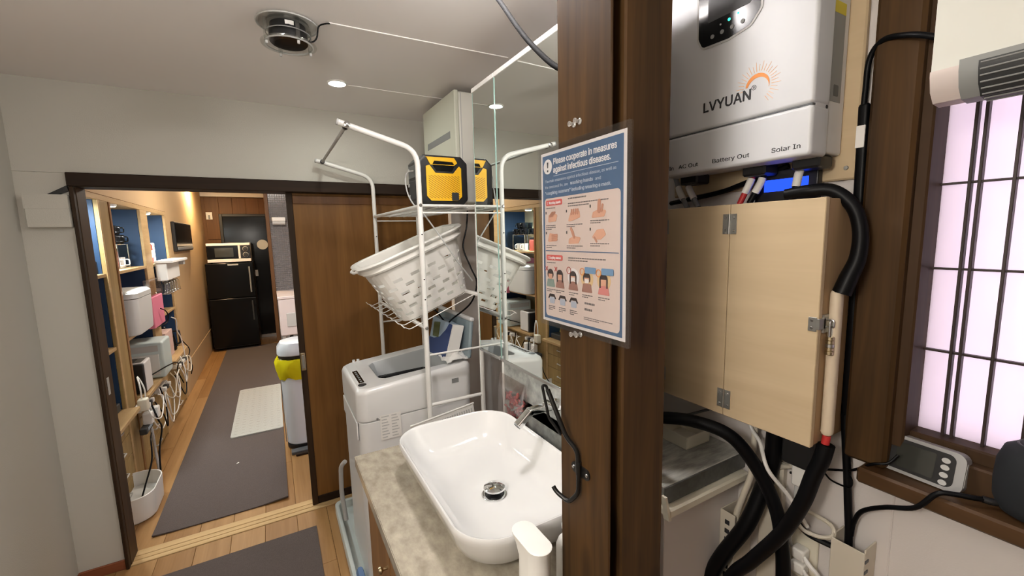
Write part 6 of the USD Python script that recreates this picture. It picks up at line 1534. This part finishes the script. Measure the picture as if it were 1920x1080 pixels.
part(sw, "switch_plate", rbox(-0.795, -0.718, KY - 0.024, KY - 0.0145, 1.84, 1.945, 0.003, 8), "white_plastic", 40)
part(sw, "switch_rocker", rbox(-0.768, -0.745, KY - 0.028, KY - 0.0235, 1.845, 1.905, 0.002, 8), "mid_grey", 40)
ph = thing("towel_holder", "white paper towel holder on the dark mosaic tiles", "holder", (0.09, 6.0, 1.77))
part(ph, "holder_case", rbox(0.030, 0.178, 5.925, 6.011, 1.745, 1.795, 0.010), "white_plastic", 40)
part(ph, "paper_roll", bar((0.035, 5.965, 1.730), (0.172, 5.965, 1.730), 0.030, 18), "light_grey", 40)
ks = thing("kitchen_sink_unit", "pale kitchen sink unit against the tiled wall beyond the waste bin", "sink unit", (0.30, 5.7, 0))
part(ks, "sink_front", rbox(0.012, 0.70, 5.30, 5.345, 0.445, 0.86, 0.012), "sink_pink", 40)
part(ks, "sink_top", cbox(0.008, 0.72, 5.295, 6.009, 0.860, 0.890, 0.004), "sink_pink")
part(ks, "sink_recess", rbox(0.085, 0.30, 5.2925, 5.305, 0.545, 0.70, 0.006), "light_grey", 40)
for x in (0.03, 0.66):
    part(ks, "unit_leg", cbox(x, x + 0.03, 5.32, 5.35, 0.0, 0.444, 0.003), "light_grey")
    part(ks, "unit_leg", cbox(x, x + 0.03, 5.96, 5.99, 0.0, 0.859, 0.003), "light_grey")
part(ks, "drain_trap", bent([(0.12, 5.40, 0.50), (0.12, 5.40, 0.33), (0.19, 5.40, 0.33), (0.19, 5.40, 0.42), (0.30, 5.40, 0.42)], 0.018, 0.03, 12), "charcoal", 40)
part(ks, "drain_valve", lathe([(0.03, 0.26), (0.04, 0.27), (0.04, 0.30), (0.03, 0.32)], (0.12, 5.40, 0.0), 14), "charcoal", 40)

# waste bin with yellow bag
wbn = thing("waste_bin", "tall white waste bin with a domed lid just behind the sliding door", "bin", (0.105, 3.42, 0))
bcx, bcy = 0.105, 3.42
_br = lambda a, b, z: rrect(bcx, bcy, a, b, min(a, b) * 0.75, z, 8)
part(wbn, "bin_body", loft([_br(0.108, 0.108, 0.032), _br(0.118, 0.118, 0.045), _br(0.128, 0.128, 0.650)]), "bin_white", 40)
part(wbn, "bin_base", loft([_br(0.112, 0.112, 0.001), _br(0.118, 0.118, 0.006), _br(0.118, 0.118, 0.031)]), "black_plastic", 40)
part(wbn, "bin_lid", loft([_br(0.132, 0.132, 0.697), _br(0.136, 0.136, 0.705), _br(0.134, 0.134, 0.747), _br(0.112, 0.112, 0.783), _br(0.062, 0.062, 0.798)]), "bin_white", 40)
part(wbn, "lid_gasket", loft([_br(0.126, 0.126, 0.673), _br(0.130, 0.130, 0.680), _br(0.130, 0.130, 0.696)]), "black_plastic", 40)
part(wbn, "lid_sensor", lathe([(0.012, 0), (0.010, 0.004)], (bcx - 0.085, bcy - 0.06, 0.779), 14), "black_plastic", 40)
part(wbn, "bin_seam", cbox(bcx - 0.1275, bcx - 0.1225, bcy - 0.05, bcy - 0.044, 0.05, 0.52, 0.001), "mid_grey")
_nb = 56
_brs = []
_ra = np.random.default_rng(3).uniform(0, 6, 6)
for k, (z, o) in enumerate(((0.545, 0.006), (0.560, 0.014), (0.595, 0.020), (0.630, 0.022), (0.657, 0.014), (0.671, 0.004))):
    q = _br(0.128 + o, 0.128 + o, z)
    a = np.arctan2(q[:, 1] - bcy, q[:, 0] - bcx)
    w = 0.006 * np.sin(9 * a + _ra[k % 6] * 0.3) + 0.004 * np.sin(17 * a + k)
    q[:, 0] += w * np.cos(a); q[:, 1] += w * np.sin(a)
    if k == 0:
        q[:, 2] += 0.022 * np.sin(3 * a + 1) + 0.012 * np.sin(8 * a) - 0.03 * (np.cos(a + 1.2) > 0.4)
    _brs.append(q)
yb = thing("bin_bag", "yellow plastic bag folded over the rim of the white waste bin", "bag", (bcx, bcy, 0.60))
part(yb, "bag_skirt", loft(_brs, False, False), "bag_yellow", 60)
bp2 = thing("bin_trolley", "dark flat board on the floor in front of the waste bin", "board", (0.10, 3.25, 0))
part(bp2, "trolley_board", cbox(0.005, 0.24, 3.225, 3.285, 0.0008, 0.022, 0.003), "dark_grey")
part(bp2, "trolley_edge", cbox(0.03, 0.24, 3.190, 3.222, 0.0008, 0.016, 0.003), "dark_trim_x")
